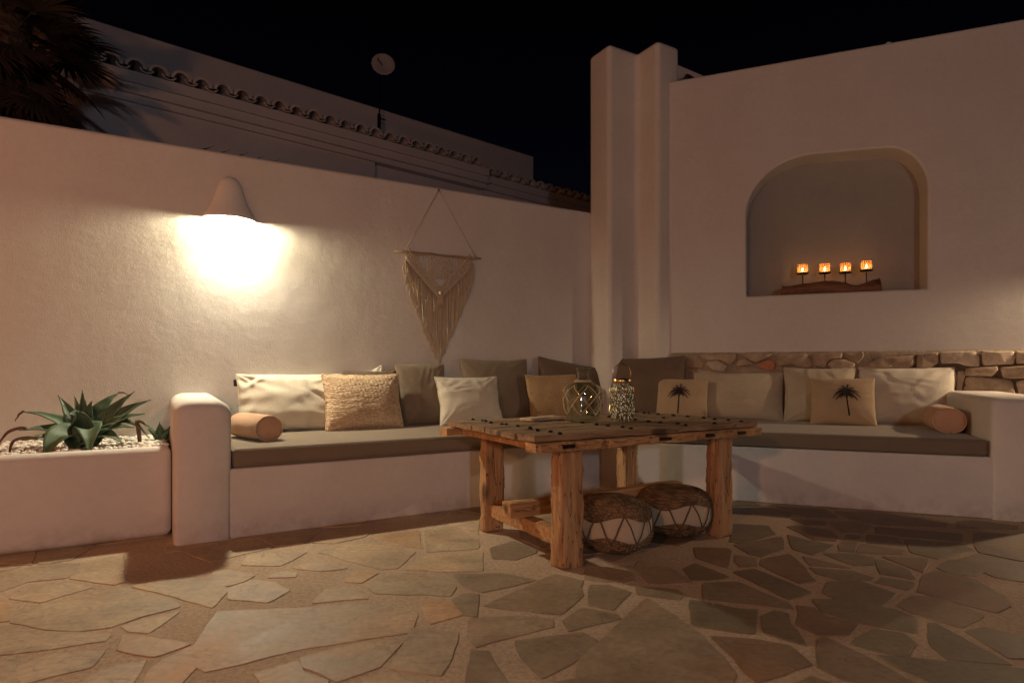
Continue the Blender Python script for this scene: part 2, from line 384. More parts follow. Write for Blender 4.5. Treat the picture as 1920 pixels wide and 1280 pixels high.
reg(3.764, 400, 940, 'L', [
 [(1400,880),(1735,910),(1690,1060),(1605,1215),(1255,1165)],
 [(110,600),(280,545),(420,560),(540,620),(390,698),(110,680)], [(190,440),(250,370),(670,350),(480,445)], [(560,460),(720,390),(950,462),(760,483)],
 [(750,350),(850,300),(1110,292),(1430,348),(1300,460),(1190,470),(960,410)], [(1120,250),(1150,225),(1440,190),(1475,325),(1300,296)], [(1490,200),(1640,175),(1870,260),(1870,325),(1505,350)],
 [(1660,150),(1870,130),(1870,230)], [(1080,575),(1180,525),(1380,490),(1600,525),(1715,590),(1670,655),(1140,635)], [(690,710),(790,600),(980,598),(1085,650),(1090,672)],
 [(390,528),(440,490),(590,488),(580,522)], [(20,765),(600,745),(1100,700),(1440,775),(1390,910),(1100,950),(600,1030),(240,1115),(-60,1190),(-220,1100),(-60,900)],
 [(620,1090),(1100,975),(1355,965),(1175,1155),(870,1260),(640,1150)], [(290,1195),(600,1110),(640,1200),(820,1250),(780,1320),(400,1340)],
 [(1500,375),(1750,355),(1900,345),(1900,480),(1600,485),(1340,468)], [(0,480),(100,475),(290,515),(230,550),(100,588),(-60,590)], [(990,485),(1165,495),(1050,562),(930,556)],
 [(1460,680),(1660,690),(1760,790),(1530,850)], [(900,1290),(1240,1200),(1500,1240),(1500,1360),(950,1400)]])
random.seed(7)
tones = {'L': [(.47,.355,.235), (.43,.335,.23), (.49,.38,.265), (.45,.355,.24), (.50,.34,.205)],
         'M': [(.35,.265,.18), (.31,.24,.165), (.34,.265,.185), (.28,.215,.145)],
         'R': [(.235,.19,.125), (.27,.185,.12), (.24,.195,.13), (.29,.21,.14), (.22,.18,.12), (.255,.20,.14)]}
def area2(p): return sum(p[i][0]*p[(i+1) % len(p)][1]-p[(i+1) % len(p)][0]*p[i][1] for i in range(len(p)))/2
def inside(pt, poly):
    x, y = pt; c = False
    for i in range(len(poly)):
        x1, y1 = poly[i]; x2, y2 = poly[(i+1) % len(poly)]
        if (y1 > y) != (y2 > y) and x < (x2-x1)*(y-y1)/(y2-y1)+x1: c = not c
    return c
def rough_outline(poly, step=.05, amp=.006, seed=0, rnd=.16):
    p = [Vector(q) for q in poly]; out = []
    n = len(p)
    for i in range(n):                       # rounded corners
        a, b, c = p[i-1], p[i], p[(i+1) % n]
        la, lc = (a-b).length, (c-b).length
        r = min(rnd*min(la, lc), .05)
        out += [b+(a-b).normalized()*r, b+((a+c)/2-b)*(r/max(la, lc, .01))*.35, b+(c-b).normalized()*r]
    q = []
    for i in range(len(out)):
        a, b = out[i], out[(i+1) % len(out)]; k = max(1, int((b-a).length/step))
        for j in range(k): q.append(a+(b-a)*(j/k))
    res = []
    for v in q:
        d = Vector((noise.noise(Vector((v.x*9, v.y*9, seed*3.1))), noise.noise(Vector((v.x*9, v.y*9, seed*3.1+40)))))
        d2 = Vector((noise.noise(Vector((v.x*40, v.y*40, seed))), noise.noise(Vector((v.x*40, v.y*40, seed+9)))))
        res.append((v.x+d.x*amp*1.6+d2.x*amp*.5, v.y+d.y*amp*1.6+d2.y*amp*.5))
    return res
def inset(poly, d):
    n = len(poly); s = 1 if area2(poly) > 0 else -1; r = []
    for i in range(n):
        a = Vector(poly[i-1]); b = Vector(poly[i]); c = Vector(poly[(i+1) % n])
        e1 = (b-a); e2 = (c-b)
        if e1.length < 1e-6 or e2.length < 1e-6: r.append(tuple(b)); continue
        n1 = Vector((-e1.y, e1.x)).normalized()*s; n2 = Vector((-e2.y, e2.x)).normalized()*s
        m_ = (n1+n2); m_ = m_.normalized() if m_.length > 1e-6 else n1
        r.append((b.x+m_.x*d, b.y+m_.y*d))
    return r
def slab(bm, lay, poly, z0, h, tone, tilt=.002, put=lambda x, y, z: (x, y, z), bevel=.005):
    rim = inset(poly, bevel)
    tx, ty = random.uniform(-tilt, tilt), random.uniform(-tilt, tilt)
    f = []
    lo = [bm.verts.new(put(x, y, z0)) for x, y in poly]
    mi = [bm.verts.new(put(x, y, z0+h*.65)) for x, y in inset(poly, bevel*.25)]
    hi = [bm.verts.new(put(x, y, z0+h+tx*noise.noise(Vector((x*3, y*3, 1))))) for x, y in rim]
    for i in range(len(poly)):
        j = (i+1) % len(poly)
        f.append(bm.faces.new((lo[i], lo[j], mi[j], mi[i]))); f.append(bm.faces.new((mi[i], mi[j], hi[j], hi[i])))
    f.append(bm.faces.new(hi))
    for fc in f:
        for l in fc.loops: l[lay] = (*tone, 1)
bm = bmesh.new(); lay = bm.loops.layers.float_color.new('tone')
traced = []
for i, (poly, tn) in enumerate(FL):
    wp = [tuple(gp(u, v, .008)) for u, v in poly if v > 720]
    if len(wp) < 3: continue
    if area2(wp) < 0: wp = wp[::-1]
    traced.append(wp)
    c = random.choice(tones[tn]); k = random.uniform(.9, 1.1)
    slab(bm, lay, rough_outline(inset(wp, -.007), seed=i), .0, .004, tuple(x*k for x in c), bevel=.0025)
# filler stones everywhere else, as cells round scattered seeds
def clip(poly, mx, my, nx, ny):
    out = []
    for i in range(len(poly)):
        a, b = poly[i], poly[(i+1) % len(poly)]
        da = (a[0]-mx)*nx+(a[1]-my)*ny; db = (b[0]-mx)*nx+(b[1]-my)*ny
        if da <= 0: out.append(a)
        if (da < 0 < db) or (db < 0 < da):
            t_ = da/(da-db); out.append((a[0]+(b[0]-a[0])*t_, a[1]+(b[1]-a[1])*t_))
    return out
def cells(x0, x1, y0, y1, sx, sy, seed):
    rnd = random.Random(seed); pts = []
    nx, ny = int((x1-x0)/sx), int((y1-y0)/sy)
    for i in range(nx):
        for j in range(ny):
            pts.append((x0+(i+.5+rnd.uniform(-.45, .45)+(.5 if j % 2 else 0))*sx, y0+(j+.5+rnd.uniform(-.42, .42))*sy))
    for (a, b) in pts:
        poly = [(a-1.5, b-1.5), (a+1.5, b-1.5), (a+1.5, b+1.5), (a-1.5, b+1.5)]
        for (c, d) in pts:
            if (c, d) == (a, b) or abs(c-a) > 3*sx or abs(d-b) > 3*sy: continue
            l = math.hypot(c-a, d-b); poly = clip(poly, (a+c)/2, (b+d)/2, (c-a)/l, (d-b)/l)
            if len(poly) < 3: break
        if len(poly) >= 3: yield poly
for i, poly in enumerate(cells(-5.2, 6.2, -2.5, 5.6, .40, .30, 3)):
    if area2(poly) < 0: poly = poly[::-1]
    p = inset(poly, random.uniform(.014, .028))
    if area2(p) < .01: continue
    cx_, cy_ = sum(q[0] for q in p)/len(p), sum(q[1] for q in p)/len(p)
    bad = any(inside(q, t_) for t_ in traced for q in p+[(cx_, cy_)]) or any(inside(q, p) for t_ in traced for q in t_)
    if bad: continue
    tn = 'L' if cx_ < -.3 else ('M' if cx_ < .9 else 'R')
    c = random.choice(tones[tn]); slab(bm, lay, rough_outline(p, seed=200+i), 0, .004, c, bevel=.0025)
tag(obj('patio_paving', bm, M_FLAG), 'irregular flagstones of the patio floor set in pale mortar', None, kind='structure')

# ================================================================ LEFT WALL
def local_box_obj(name, m, x0, x1, y0, y1, z0, z1, bw=.02, parent=None, seg=3):
    bm = bmesh.new(); box(bm, x0, x1, y0, y1, z0, z1)
    return bev(obj(name, bm, m, parent), bw, seg)
lw = local_box_obj('garden_wall', M_WALL, -4.5, 3.86, 0, .24, 0, 2.63, .03)
place(lw, LP(0, D), ANG_L); tag(lw, 'long white plastered garden wall behind the left bench with a rounded coping', 'wall')

# ================================================================ STEPPED CHIMNEY (two stacked piers in the corner)
bm = bmesh.new()
# local frame: x along the left wall, y toward the room is negative; origin at the wall line
s1 = 3.798; y1 = -.309; s2 = s1+.370; y2 = -.600; s3 = s2+.305
prism(bm, [(s1, .02), (s1, y1), (s2, y1), (s2, y2), (s3, y2), (s3, .02)], 0, 4.24)
ch = bev(obj('corner_pier', bm, M_BENCH), .05, 5); place(ch, LP(0, D), ANG_L)
tag(ch, 'tall white pier in the corner, stepped in two upright folds, rising above both walls', 'pillar')

# ================================================================ RIGHT WALL WITH NICHE AND STONE BAND
rw = thing('house_wall', 'high white plastered wall with an arched niche above a band of rubble stone', 'wall', RP(0, 0), ANG_R)
Z_TOP = 3.862
nl, nr, nb, ntp = .714, 2.169, 1.693, 2.957
def niche_outline():
    pts = [(nl, nb), (nr, nb)]
    rx, rz = .33, .40                       # right shoulder
    for k in range(0, 13):
        a = k/12*math.pi/2; pts.append((nr-rx+rx*math.cos(a), ntp-rz-.01+rz*math.sin(a)))
    rx, rz = .56, .50
    for k in range(0, 15):
        a = math.pi/2+k/14*math.pi/2; pts.append((nl+rx+rx*math.cos(a), ntp-rz+rz*math.sin(a)+.01*(1-k/14)))
    return pts
NO = niche_outline()
bm = bmesh.new()
X0, X1 = -.03, 5.4
outer = [(X0, 0), (X1, 0), (X1, Z_TOP), (X0, Z_TOP)]
def ringv(pts, y): return [bm.verts.new((x, y, z)) for x, z in pts]
fo = ringv(outer, 0); fi = ringv(NO, 0); ed = []
for rr in (fo, fi):
    for i in range(len(rr)): ed.append(bm.edges.new((rr[i], rr[(i+1) % len(rr)])))
bmesh.ops.triangle_fill(bm, use_beauty=True, edges=ed)
bo = ringv(outer, .45)
for i in range(4):
    j = (i+1) % 4; bm.faces.new((fo[i], fo[j], bo[j], bo[i]))
bm.faces.new(bo)
ni = ringv(NO, .30)
for i in range(len(NO)):
    j = (i+1) % len(NO); bm.faces.new((fi[i], fi[j], ni[j], ni[i]))
bmesh.ops.delete(bm, geom=[], context='FACES')
ro = obj('plaster_face', bm, M_WALL, rw)
mod = ro.modifiers.new('bevel', 'BEVEL'); mod.width = .022; mod.segments = 3; mod.limit_method = 'ANGLE'; mod.angle_limit = R(50)
for p in ro.data.polygons: p.use_smooth = True
wn = ro.modifiers.new('wn', 'WEIGHTED_NORMAL')

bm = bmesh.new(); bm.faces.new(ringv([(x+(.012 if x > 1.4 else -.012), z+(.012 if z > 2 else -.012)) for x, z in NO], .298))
o = obj('niche_back', bm, M_NICHE_SHADED, rw); o['label'] = 'back of the arched niche, its shade put into the grey colour'
# rubble band
SB = []
def sreg(sc, ox, oy, polys):
    for p in polys: SB.append([on_right(u, v, -.012) for u, v in px(p, sc, ox, oy)])
sreg(5.333, 1260, 640, [
 [(130,150),(250,145),(325,200),(310,270),(160,265)], [(350,205),(450,192),(560,240),(530,300),(400,290),(345,230)], [(270,130),(640,125),(650,175),(600,232),(480,180),(350,190)],
 [(655,200),(740,175),(830,228),(640,243)], [(860,220),(960,180),(1040,215),(1020,290),(950,280),(870,260)], [(665,122),(1000,125),(950,170),(840,215),(760,180)],
 [(640,312),(700,268),(850,268),(980,312),(1100,335),(1100,385),(640,380)], [(1050,128),(1340,128),(1390,165),(1405,245),(1370,270),(1200,230),(1060,250)],
 [(1550,230),(1600,185),(1720,175),(1825,222),(1825,268),(1700,296),(1580,268)], [(1400,125),(1700,118),(1700,160),(1580,180),(1525,230),(1520,270),(1430,250)],
 [(170,280),(380,300),(600,330),(600,400),(170,400)], [(1120,270),(1350,290),(1560,290),(1540,380),(1120,380)], [(1720,120),(1910,112),(1910,150),(1860,215),(1740,165)]])
sreg(4.571, 1500, 640, [
 [(570,180),(700,140),(980,120),(980,180),(940,235),(720,225),(630,250)], [(1000,108),(1185,92),(1185,190),(1100,238),(1000,238)],
 [(1200,95),(1500,85),(1540,130),(1535,213),(1480,213),(1330,188),(1200,188)], [(1552,85),(1830,88),(1838,150),(1825,192),(1560,203)], [(1852,88),(1990,86),(1990,195),(1850,193)],
 [(1420,235),(1685,212),(1695,240),(1645,298),(1412,285)], [(1712,222),(1990,210),(1990,305),(1745,316)], [(1412,305),(1550,302),(1815,327),(1845,450),(1840,520),(1385,520),(1392,430)],
 [(1855,340),(1990,318),(1990,520),(1880,520)], [(1352,250),(1400,242),(1408,290),(1380,400),(1375,460),(1340,460)], [(490,242),(595,270),(605,292),(500,292)],
 [(640,282),(780,232),(815,242),(818,300),(900,330),(640,330)], [(850,260),(1320,230),(1340,300),(1330,400),(860,380)]])
def cobble(bm, lay, poly, h, tone, seed):
    cx_ = sum(p[0] for p in poly)/len(poly); cz_ = sum(p[1] for p in poly)/len(poly); prev = None
    tx, tz = random.uniform(-.25, .25), random.uniform(-.2, .2)
    for k, (q, dep) in enumerate(((1, -.012), (.985, .25), (.93, .72), (.84, .93), (.62, 1.0), (.35, 1.0), (.12, 1.0))):
        ring = []
        for (x, z) in poly:
            X, Z = cx_+(x-cx_)*q, cz_+(z-cz_)*q
            y = .004+h*dep+(tx*(X-cx_)+tz*(Z-cz_))*min(1, max(0, dep))*.35+(.010*noise.noise(Vector((X*13, Z*16, seed)))+.005*noise.noise(Vector((X*40, Z*40, seed))))*(1 if dep > .5 else 0)
            ring.append(bm.verts.new((X, -y, Z)))
        if prev:
            for i in range(len(poly)):
                j = (i+1) % len(poly); f = bm.faces.new((prev[i], prev[j], ring[j], ring[i]))
                for l in f.loops: l[lay] = (*tone, 1)
        prev = ring
    f = bm.faces.new(prev)
    for l in f.loops: l[lay] = (*tone, 1)
bm = bmesh.new(); lay = bm.loops.layers.float_color.new('tone')
rt = [(.40,.30,.21), (.45,.34,.24), (.36,.27,.19), (.48,.37,.27), (.42,.31,.215), (.52,.42,.32)]
random.seed(5)
for k, poly in enumerate(SB):
    if area2(poly) < 0: poly = poly[::-1]
    o_ = rough_outline(poly, .03, .004, 500+k, .22)
    tn = random.choice(rt) if k != 4 else (.46, .20, .11)
    cobble(bm, lay, inset(o_, -.005), random.uniform(.022, .05), tn, k)
for k, poly in enumerate(cells(.05, 5.3, .50, 1.15, .30, .13, 9)):
    if area2(poly) < 0: poly = poly[::-1]
    p = inset(poly, .006)
    if area2(p) < .002: continue
    if any(inside(q, t_) for t_ in SB for q in p) or any(inside(q, p) for t_ in SB for q in t_) or max(q[1] for q in p) > 1.17 or min(q[0] for q in p) < .02: continue
    cobble(bm, lay, rough_outline(p, .03, .004, 700+k, .2), random.uniform(.02, .04), random.choice(rt), k)
st = sharp(obj('rubble_stones', bm, M_RUBBLE, rw, smooth=True), 32)
st['label'] = 'rough tan rubble stones pointed in sandy mortar'
bm = bmesh.new(); gx, gz = 150, 22
grid = [[None]*(gz+1) for _ in range(gx+1)]
for i in range(gx+1):
    for j in range(gz+1):
        x = .02+i*(5.3/gx); z = .40+j*(.757/gz)
        y = -.012 + .006*fbm((x, 0, z), 9) - (.004 if j < gz else -.002)
        grid[i][j] = bm.verts.new((x, y, z + (.006*fbm((x, 3, 0), 5) if j == gz else 0)))
for i in range(gx):
    for j in range(gz): bm.faces.new((grid[i][j], grid[i+1][j], grid[i+1][j+1], grid[i][j+1]))
for i in range(gx):      # small sloping top ledge back to the plaster
    a, b = grid[i][gz], grid[i+1][gz]
    if i == 0: pa = bm.verts.new((a.co.x, .004, a.co.z+.006))
    pb = bm.verts.new((b.co.x, .004, b.co.z+.006)); bm.faces.new((a, b, pb, pa)); pa = pb
jo = obj('stone_mortar', bm, M_GAP, rw, smooth=True); jo.data.materials.append(M_WMORTAR)
for p in jo.data.polygons:
    c = p.center
    if c.z > 1.105+.03*noise.noise(Vector((c.x*3, 0, 5))) or c.x < 1.75: p.material_index = 1

# ================================================================ BUILT-IN BENCH
K0 = Vector((.757, 4.997))      # inner corner of the two bench fronts
def xy(p): return (p[0], p[1])
def rfront(s): return -1.275+.035*(s-.6)
def lerp2(p, q, t): return (p[0]+(q[0]-p[0])*t, p[1]+(q[1]-p[1])*t)
bench = thing('masonry_bench', 'white plastered masonry corner bench running along both walls with rounded arms', 'bench', (0, 0, 0))
rf0, rf1 = RP(0, rfront(0)), RP(2.3, rfront(2.3))
# intersection of both front lines
d_r = Vector((rf1.x-rf0.x, rf1.y-rf0.y)); t_ = ((rf0.x-F0.x)*d_r.y-(rf0.y-F0.y)*d_r.x)/(A.x*d_r.y-A.y*d_r.x)
KC = F0 + A*t_
bm = bmesh.new()
def P2(v): return (v[0], v[1])
ARM_R = 2.27
base = [P2(LP(.29, 0)), P2(KC), P2(RP(ARM_R+.02, rfront(ARM_R))), P2(RP(ARM_R+.02, -.02)), P2(RP(.0, -.02)), P2(LP(3.79, D-.01)), P2(LP(.29, D-.01))]
prism(bm, base, 0, .413)
bev(obj('seat_base', bm, M_BENCH, bench), .012, 2)
def arm_block(pts_fn, w0, w1, dfront, dback, ztop, r):
    # rounded-top block: profile across the width, swept from the front to the wall
    bm = bmesh.new(); prof = [(w0, 0)]
    for k in range(9):
        a = math.pi-k/8*math.pi/2; prof.append((w0+r+r*math.cos(a), ztop-r+r*math.sin(a)))
    for k in range(9):
        a = math.pi/2-k/8*math.pi/2; prof.append((w1-r+r*math.cos(a), ztop-r+r*math.sin(a)))
    prof.append((w1, 0)); cxm = (w0+w1)/2; rings = []
    for dd, sh in ((0, .055), (.008, .03), (.025, .010), (.055, 0), (.5, 0), (dback-dfront, 0)):
        ring = []
        for (x, z) in prof:
            zz = z if z == 0 else z-sh*.8 if z > ztop-r*1.2 else z
            xx = x+(sh*.5 if x < cxm else -sh*.5)
            wob = .006*noise.noise(Vector((dd*4, x*5, z*3)))
            zz += (.012*(dd/(dback-dfront)) if z > ztop-r else 0)
            ring.append(bm.verts.new(pts_fn(xx+(wob if z > .1 else 0), dfront+dd, zz)))
        rings.append(ring)
    for a_, b_ in zip(rings, rings[1:]):
        for k in range(len(prof)-1): bm.faces.new((a_[k], a_[k+1], b_[k+1], b_[k]))
    bm.faces.new(rings[0]); bm.faces.new(rings[-1])
    return bm
o = obj('armrest', arm_block(LP, 0, .30, -.012, D+.01, .815, .085), M_BENCH, bench, smooth=True)
o = obj('armrest', arm_block(RP, ARM_R, ARM_R+.42, rfront(ARM_R)-.012, .01, .81, .06), M_BENCH, bench, smooth=True)

# seat cushions, mitred at the corner
def cushion_obj(name, poly, z0, z1, label, group):
    bm = bmesh.new()
    prism(bm, poly, z0, z1)
    bmesh.ops.subdivide_edges(bm, edges=[e for e in bm.edges if e.calc_length() > .3], cuts=14, use_grid_fill=False)
    o = obj(name, bm, M_SEAT); bev(o, .022, 4, 30)
    for zz, rr in ((z1-.016, .0035), (z0+.016, .0035)):
        bm = bmesh.new(); pts = []; ip = poly
        for i in range(len(ip)):
            a_, b_ = Vector(ip[i]), Vector(ip[(i+1) % len(ip)]); k = max(2, int((b_-a_).length/.05))
            for q in range(k):
                t_ = q/k
                if t_*(b_-a_).length < .018 or (1-t_)*(b_-a_).length < .018: continue
                p_ = a_+(b_-a_)*t_; wv = .0015*noise.noise(Vector((p_.x*6, p_.y*6, zz))); pts.append((p_.x, p_.y, zz+wv*1.5))
        pts.append(pts[0]); tube(bm, pts, rr, 6, caps=False); obj('piping', bm, M_SEAT, o, smooth=True)
    return tag(o, label, 'seat cushion', group)
wc = P2(LP(3.79, D-.02))
def toward(p, q, d):
    v = Vector(q)-Vector(p); v.normalize(); return (p[0]+v.x*d, p[1]+v.y*d)
kcl = toward(P2(KC), P2(LP(0, 0)), .004); kcr = toward(P2(KC), P2(RP(3, rfront(3))), .004)
cushion_obj('seat_cushion', [P2(LP(.308, .008)), kcl, toward(wc, P2(LP(0, D-.02)), .38), P2(LP(.308, D-.03))], .413, .528,
            'long taupe seat cushion along the left bench, its end by the left armrest', 'taupe bench seat cushions')
cushion_obj('seat_cushion', [kcr, P2(RP(ARM_R-.012, rfront(ARM_R)+.010)), P2(RP(ARM_R-.012, -.05)), P2(RP(.02, -.05)), (RP(-.1, -.25).x, RP(-.1, -.25).y)], .413, .528,
            'long taupe seat cushion along the right bench below the stone band', 'taupe bench seat cushions')

# ================================================================ PLANTER
PL = thing('masonry_planter', 'low white plastered planter filled with white pebbles, left of the bench', 'planter', LP(0, 0), ANG_L)
bm = bmesh.new(); box(bm, -4.2, -.004, .25, .37, 0, .535)
bev(obj('front_wall', bm, M_BENCH, PL), .045, 4)
bm = bmesh.new()
n1, n2 = 80, 14
gr = [[bm.verts.new((-4.2+i*4.195/n1, .36+j*(D-.36)/n2, .492+.018*fbm((i*.3, j*.3, 0), 1))) for j in range(n2+1)] for i in range(n1+1)]
for i in range(n1):
    for j in range(n2): bm.faces.new((gr[i][j], gr[i+1][j], gr[i+1][j+1], gr[i][j+1]))
obj('soil', bm, M_SOIL, PL, smooth=True)
bm = bmesh.new(); rnd = random.Random(11)
for k in range(2400):
    s = rnd.uniform(-1.9, -.03); d = rnd.uniform(.39, D-.02); r = rnd.uniform(.010, .021)
    # bare soil under the plant
    if math.hypot((s+.52)/.30, (d-.62)/.2) < 1 and rnd.random() < .8: continue
    res = bmesh.ops.create_icosphere(bm, subdivisions=1, radius=r, matrix=Matrix.Translation((s, d, .512+rnd.uniform(0, .022))) @ Matrix.Rotation(rnd.uniform(0, 6), 4, 'Z') @ Matrix.Diagonal((1.3, 1, .7, 1)))
peb = obj('pebbles', bm, M_PEB, smooth=True); place(peb, LP(0, 0), ANG_L)
tag(peb, 'small white pebbles covering the planter bed', 'pebbles', kind='stuff')

# agave
def leaf(bm, base, az, el, length, width, curl, twist=0, fold=.28, tipdry=False, droop=0.0, nseg=16):
    """one succulent leaf: a folded blade along a curved midrib"""
    p = Vector(base); rows = []; e = el
    for i in range(nseg+1):
        t = i/nseg
        wd = width*(math.sin(math.pi*min(1, .16+t*.84)**.75)**.8)*(1-t**6)+.0015
        if t > .93: wd = max(.0015, wd*.6)
        d = Vector((math.cos(az)*math.cos(e), math.sin(az)*math.cos(e), math.sin(e)))
        sd = Vector((-math.sin(az), math.cos(az), 0)); up = d.cross(sd)*-1
        if up.z < 0 and abs(e) < 1.5: up = -up
        tw = twist*t; s2 = sd*math.cos(tw)+up*math.sin(tw); u2 = up*math.cos(tw)-sd*math.sin(tw)
        row = []
        for k in range(-3, 4):
            q = k/3
            row.append(bm.verts.new(p+s2*wd*q*.5+u2*(abs(q)**1.4*wd*fold+.002*math.sin(t*40+k))))
        rows.append(row)
        p = p+d*(length/nseg); e += curl/nseg - droop*t/nseg
    for a_, b_ in zip(rows, rows[1:]):
        for k in range(6): bm.faces.new((a_[k], a_[k+1], b_[k+1], b_[k]))
    return rows[-1][3].co.copy()
def agave(loc, spec, label, scale=1.0, dry=()):
    t = thing('agave_plant', label, 'plant', loc, ANG_L)
    for (az, el, ln, wd, cu, tw) in spec:
        bm = bmesh.new(); leaf(bm, (math.cos(R(az))*.03*scale, math.sin(R(az))*.03*scale, .0), R(az), R(min(84, el*.9+13)), ln*scale*.93, wd*scale*1.55, R(cu), R(tw))
        o = obj('leaf', bm, M_AGAVE, t, smooth=True, recalc=False)
        s = o.modifiers.new('solid', 'SOLIDIFY'); s.thickness = .006*scale; s.offset = 0
    for (az, el, ln, wd, cu, dr, b) in dry:
        bm = bmesh.new(); leaf(bm, b, R(az), R(el), ln, wd, R(cu), 0, .5, droop=R(dr))
        o = obj('dead_leaf', bm, M_DEAD, t, smooth=True, recalc=False)
        s = o.modifiers.new('solid', 'SOLIDIFY'); s.thickness = .003
    return t
# azimuth in the planter's frame: 0 = right along the wall, 90 = into the wall, -90 = to the viewer, 180 = left
def blade(bm, P0, P1, P2, width, hint=(0, -1, .4), fold=.30, nseg=20, blunt=0.0):
    """leaf whose midrib is an arc from the heart P0 over P1 to its tip P2"""
    P0, P1, P2 = Vector(P0), Vector(P1), Vector(P2); hint = Vector(hint).normalized(); rows = []
    for i in range(nseg+1):
        t = i/nseg; p = P0*(1-t)**2+P1*2*t*(1-t)+P2*t*t; d = ((P1-P0)*(1-t)+(P2-P1)*t).normalized()
        sd = d.cross(hint)
        if sd.length < 1e-3: sd = Vector((1, 0, 0))
        sd.normalize(); nn = sd.cross(d).normalized()
        w_ = width*.5*(.42+.58*math.sin(math.pi*min(1, t*1.05+.08)**.9))*(1-t**(3.2+blunt*4))+.0012
        if t > .94-.0*blunt: w_ = max(.0012, w_*.5)
        rows.append([bm.verts.new(p+sd*w_*q/4*(1+.03*math.sin(i*2.3+q))+nn*(abs(q/4)**1.5*w_*fold*2*(1-.5*t)+.0015*math.sin(i*1.3))) for q in range(-4, 5)])
    for a_, b_ in zip(rows, rows[1:]):
        for k in range(8): bm.faces.new((a_[k], a_[k+1], b_[k+1], b_[k]))
t = thing('agave_plant', 'large spiky green agave growing in the pebbles of the planter', 'plant', LP(-.455, .62, .505), ANG_L)
UP = (0, -.5, 1)
for (p1, p2, wd_, hint) in [
    ((-.015, .05, .22), (-.025, .07, .37), .07, (0, -1, .1)), ((-.07, .05, .22), (-.150, .10, .335), .095, (.3, -1, .5)), ((-.03, .06, .20), (-.07, .12, .335), .06, (0, -1, .1)),
    ((-.10, .0, .22), (-.315, .02, .245), .10, UP), ((.04, .06, .27), (.17, .12, .345), .115, (-.4, -1, .3)), ((.09, .02, .22), (.255, .05, .355), .10, (-.3, -1, .6)),
    ((.14, .0, .23), (.345, .0, .300), .105, (-.3, -1, .9)), ((.13, -.04, .20), (.31, -.06, .215), .10, UP), ((.20, -.05, .29), (.335, -.09, .06), .055, UP),
    ((-.11, -.04, .17), (-.315, -.06, .140), .115, UP), ((-.12, -.06, .13), (-.29, -.14, .09), .08, UP), ((-.03, -.09, .25), (-.065, -.17, .23), .135, (0, -1, .6)),
    ((.03, -.12, .26), (.035, -.25, -.01), .145, (0, -1, 1)), ((-.11, -.10, .20), (-.185, -.24, -.02), .165, (-.3, -1, 1)), ((.09, -.10, .15), (.20, -.17, .045), .12, UP),
    ((.10, -.07, .17), (.255, -.12, .135), .10, UP), ((-.05, -.13, .10), (-.04, -.24, .0), .15, (0, -1, 1)), ((-.08, .05, .19), (-.22, .12, .22), .10, UP),
    ((.07, .09, .22), (.16, .22, .27), .10, UP), ((-.02, .12, .2), (-.06, .26, .26), .10, UP), ((.0, .02, .25), (.03, .03, .30), .06, (0, -1, .1)), ((.11, .05, .19), (.29, .14, .20), .10, UP)]:
    bm = bmesh.new(); blade(bm, (p1[0]*.25, p1[1]*.25, .02), p1, p2, wd_, hint, blunt=.6 if p2[2] < 0 else 0)
    o = obj('leaf', bm, M_AGAVE, t, smooth=True, recalc=False); s_m = o.modifiers.new('solid', 'SOLIDIFY'); s_m.thickness = .006; s_m.offset = 0
for (p0, p1, p2, wd_) in [((-.28, -.05, .145), (-.37, -.07, .17), (-.42, -.08, .03), .022), ((-.22, -.12, .09), (-.36, -.16, .13), (-.335, -.17, .0), .020), ((-.30, .02, .245), (-.325, .02, .235), (-.345, .02, .19), .014),
    ((.16, .12, .34), (.19, .12, .35), (.22, .12, .325), .010)]:
    bm = bmesh.new(); blade(bm, p0, p1, p2, wd_, UP, .5, 12)
    o = obj('dead_leaf', bm, M_DEAD, t, smooth=True, recalc=False); s_m = o.modifiers.new('solid', 'SOLIDIFY'); s_m.thickness = .003
agave(LP(-.055, .74, .50), [(-150,62,.20,.05,-20,0),(160,66,.24,.055,-20,0),(-100,70,.24,.06,10,0),(40,60,.2,.05,0,0),(-60,50,.2,.05,0,0)],
 'small plant squeezed against the outer side of the left armrest', scale=.7)
t = thing('dry_flower_stalk', 'broken dry stalk standing upright in the pebbles between agave and armrest', 'stalk', LP(-.17, .55, .515), ANG_L)
bm = bmesh.new(); tube(bm, [(0, 0, 0), (-.004, 0, .06), (-.012, 0, .13), (-.02, 0, .165)], .011, 7, rads=[.009, .012, .013, .008]); obj('stem', bm, M_DEAD, t, smooth=True)
bm = bmesh.new(); leaf(bm, (-.015, 0, .155), R(0), R(-20), .06, .03, R(-30), 0, .5); obj('leaf', bm, M_DEAD, t, smooth=True)

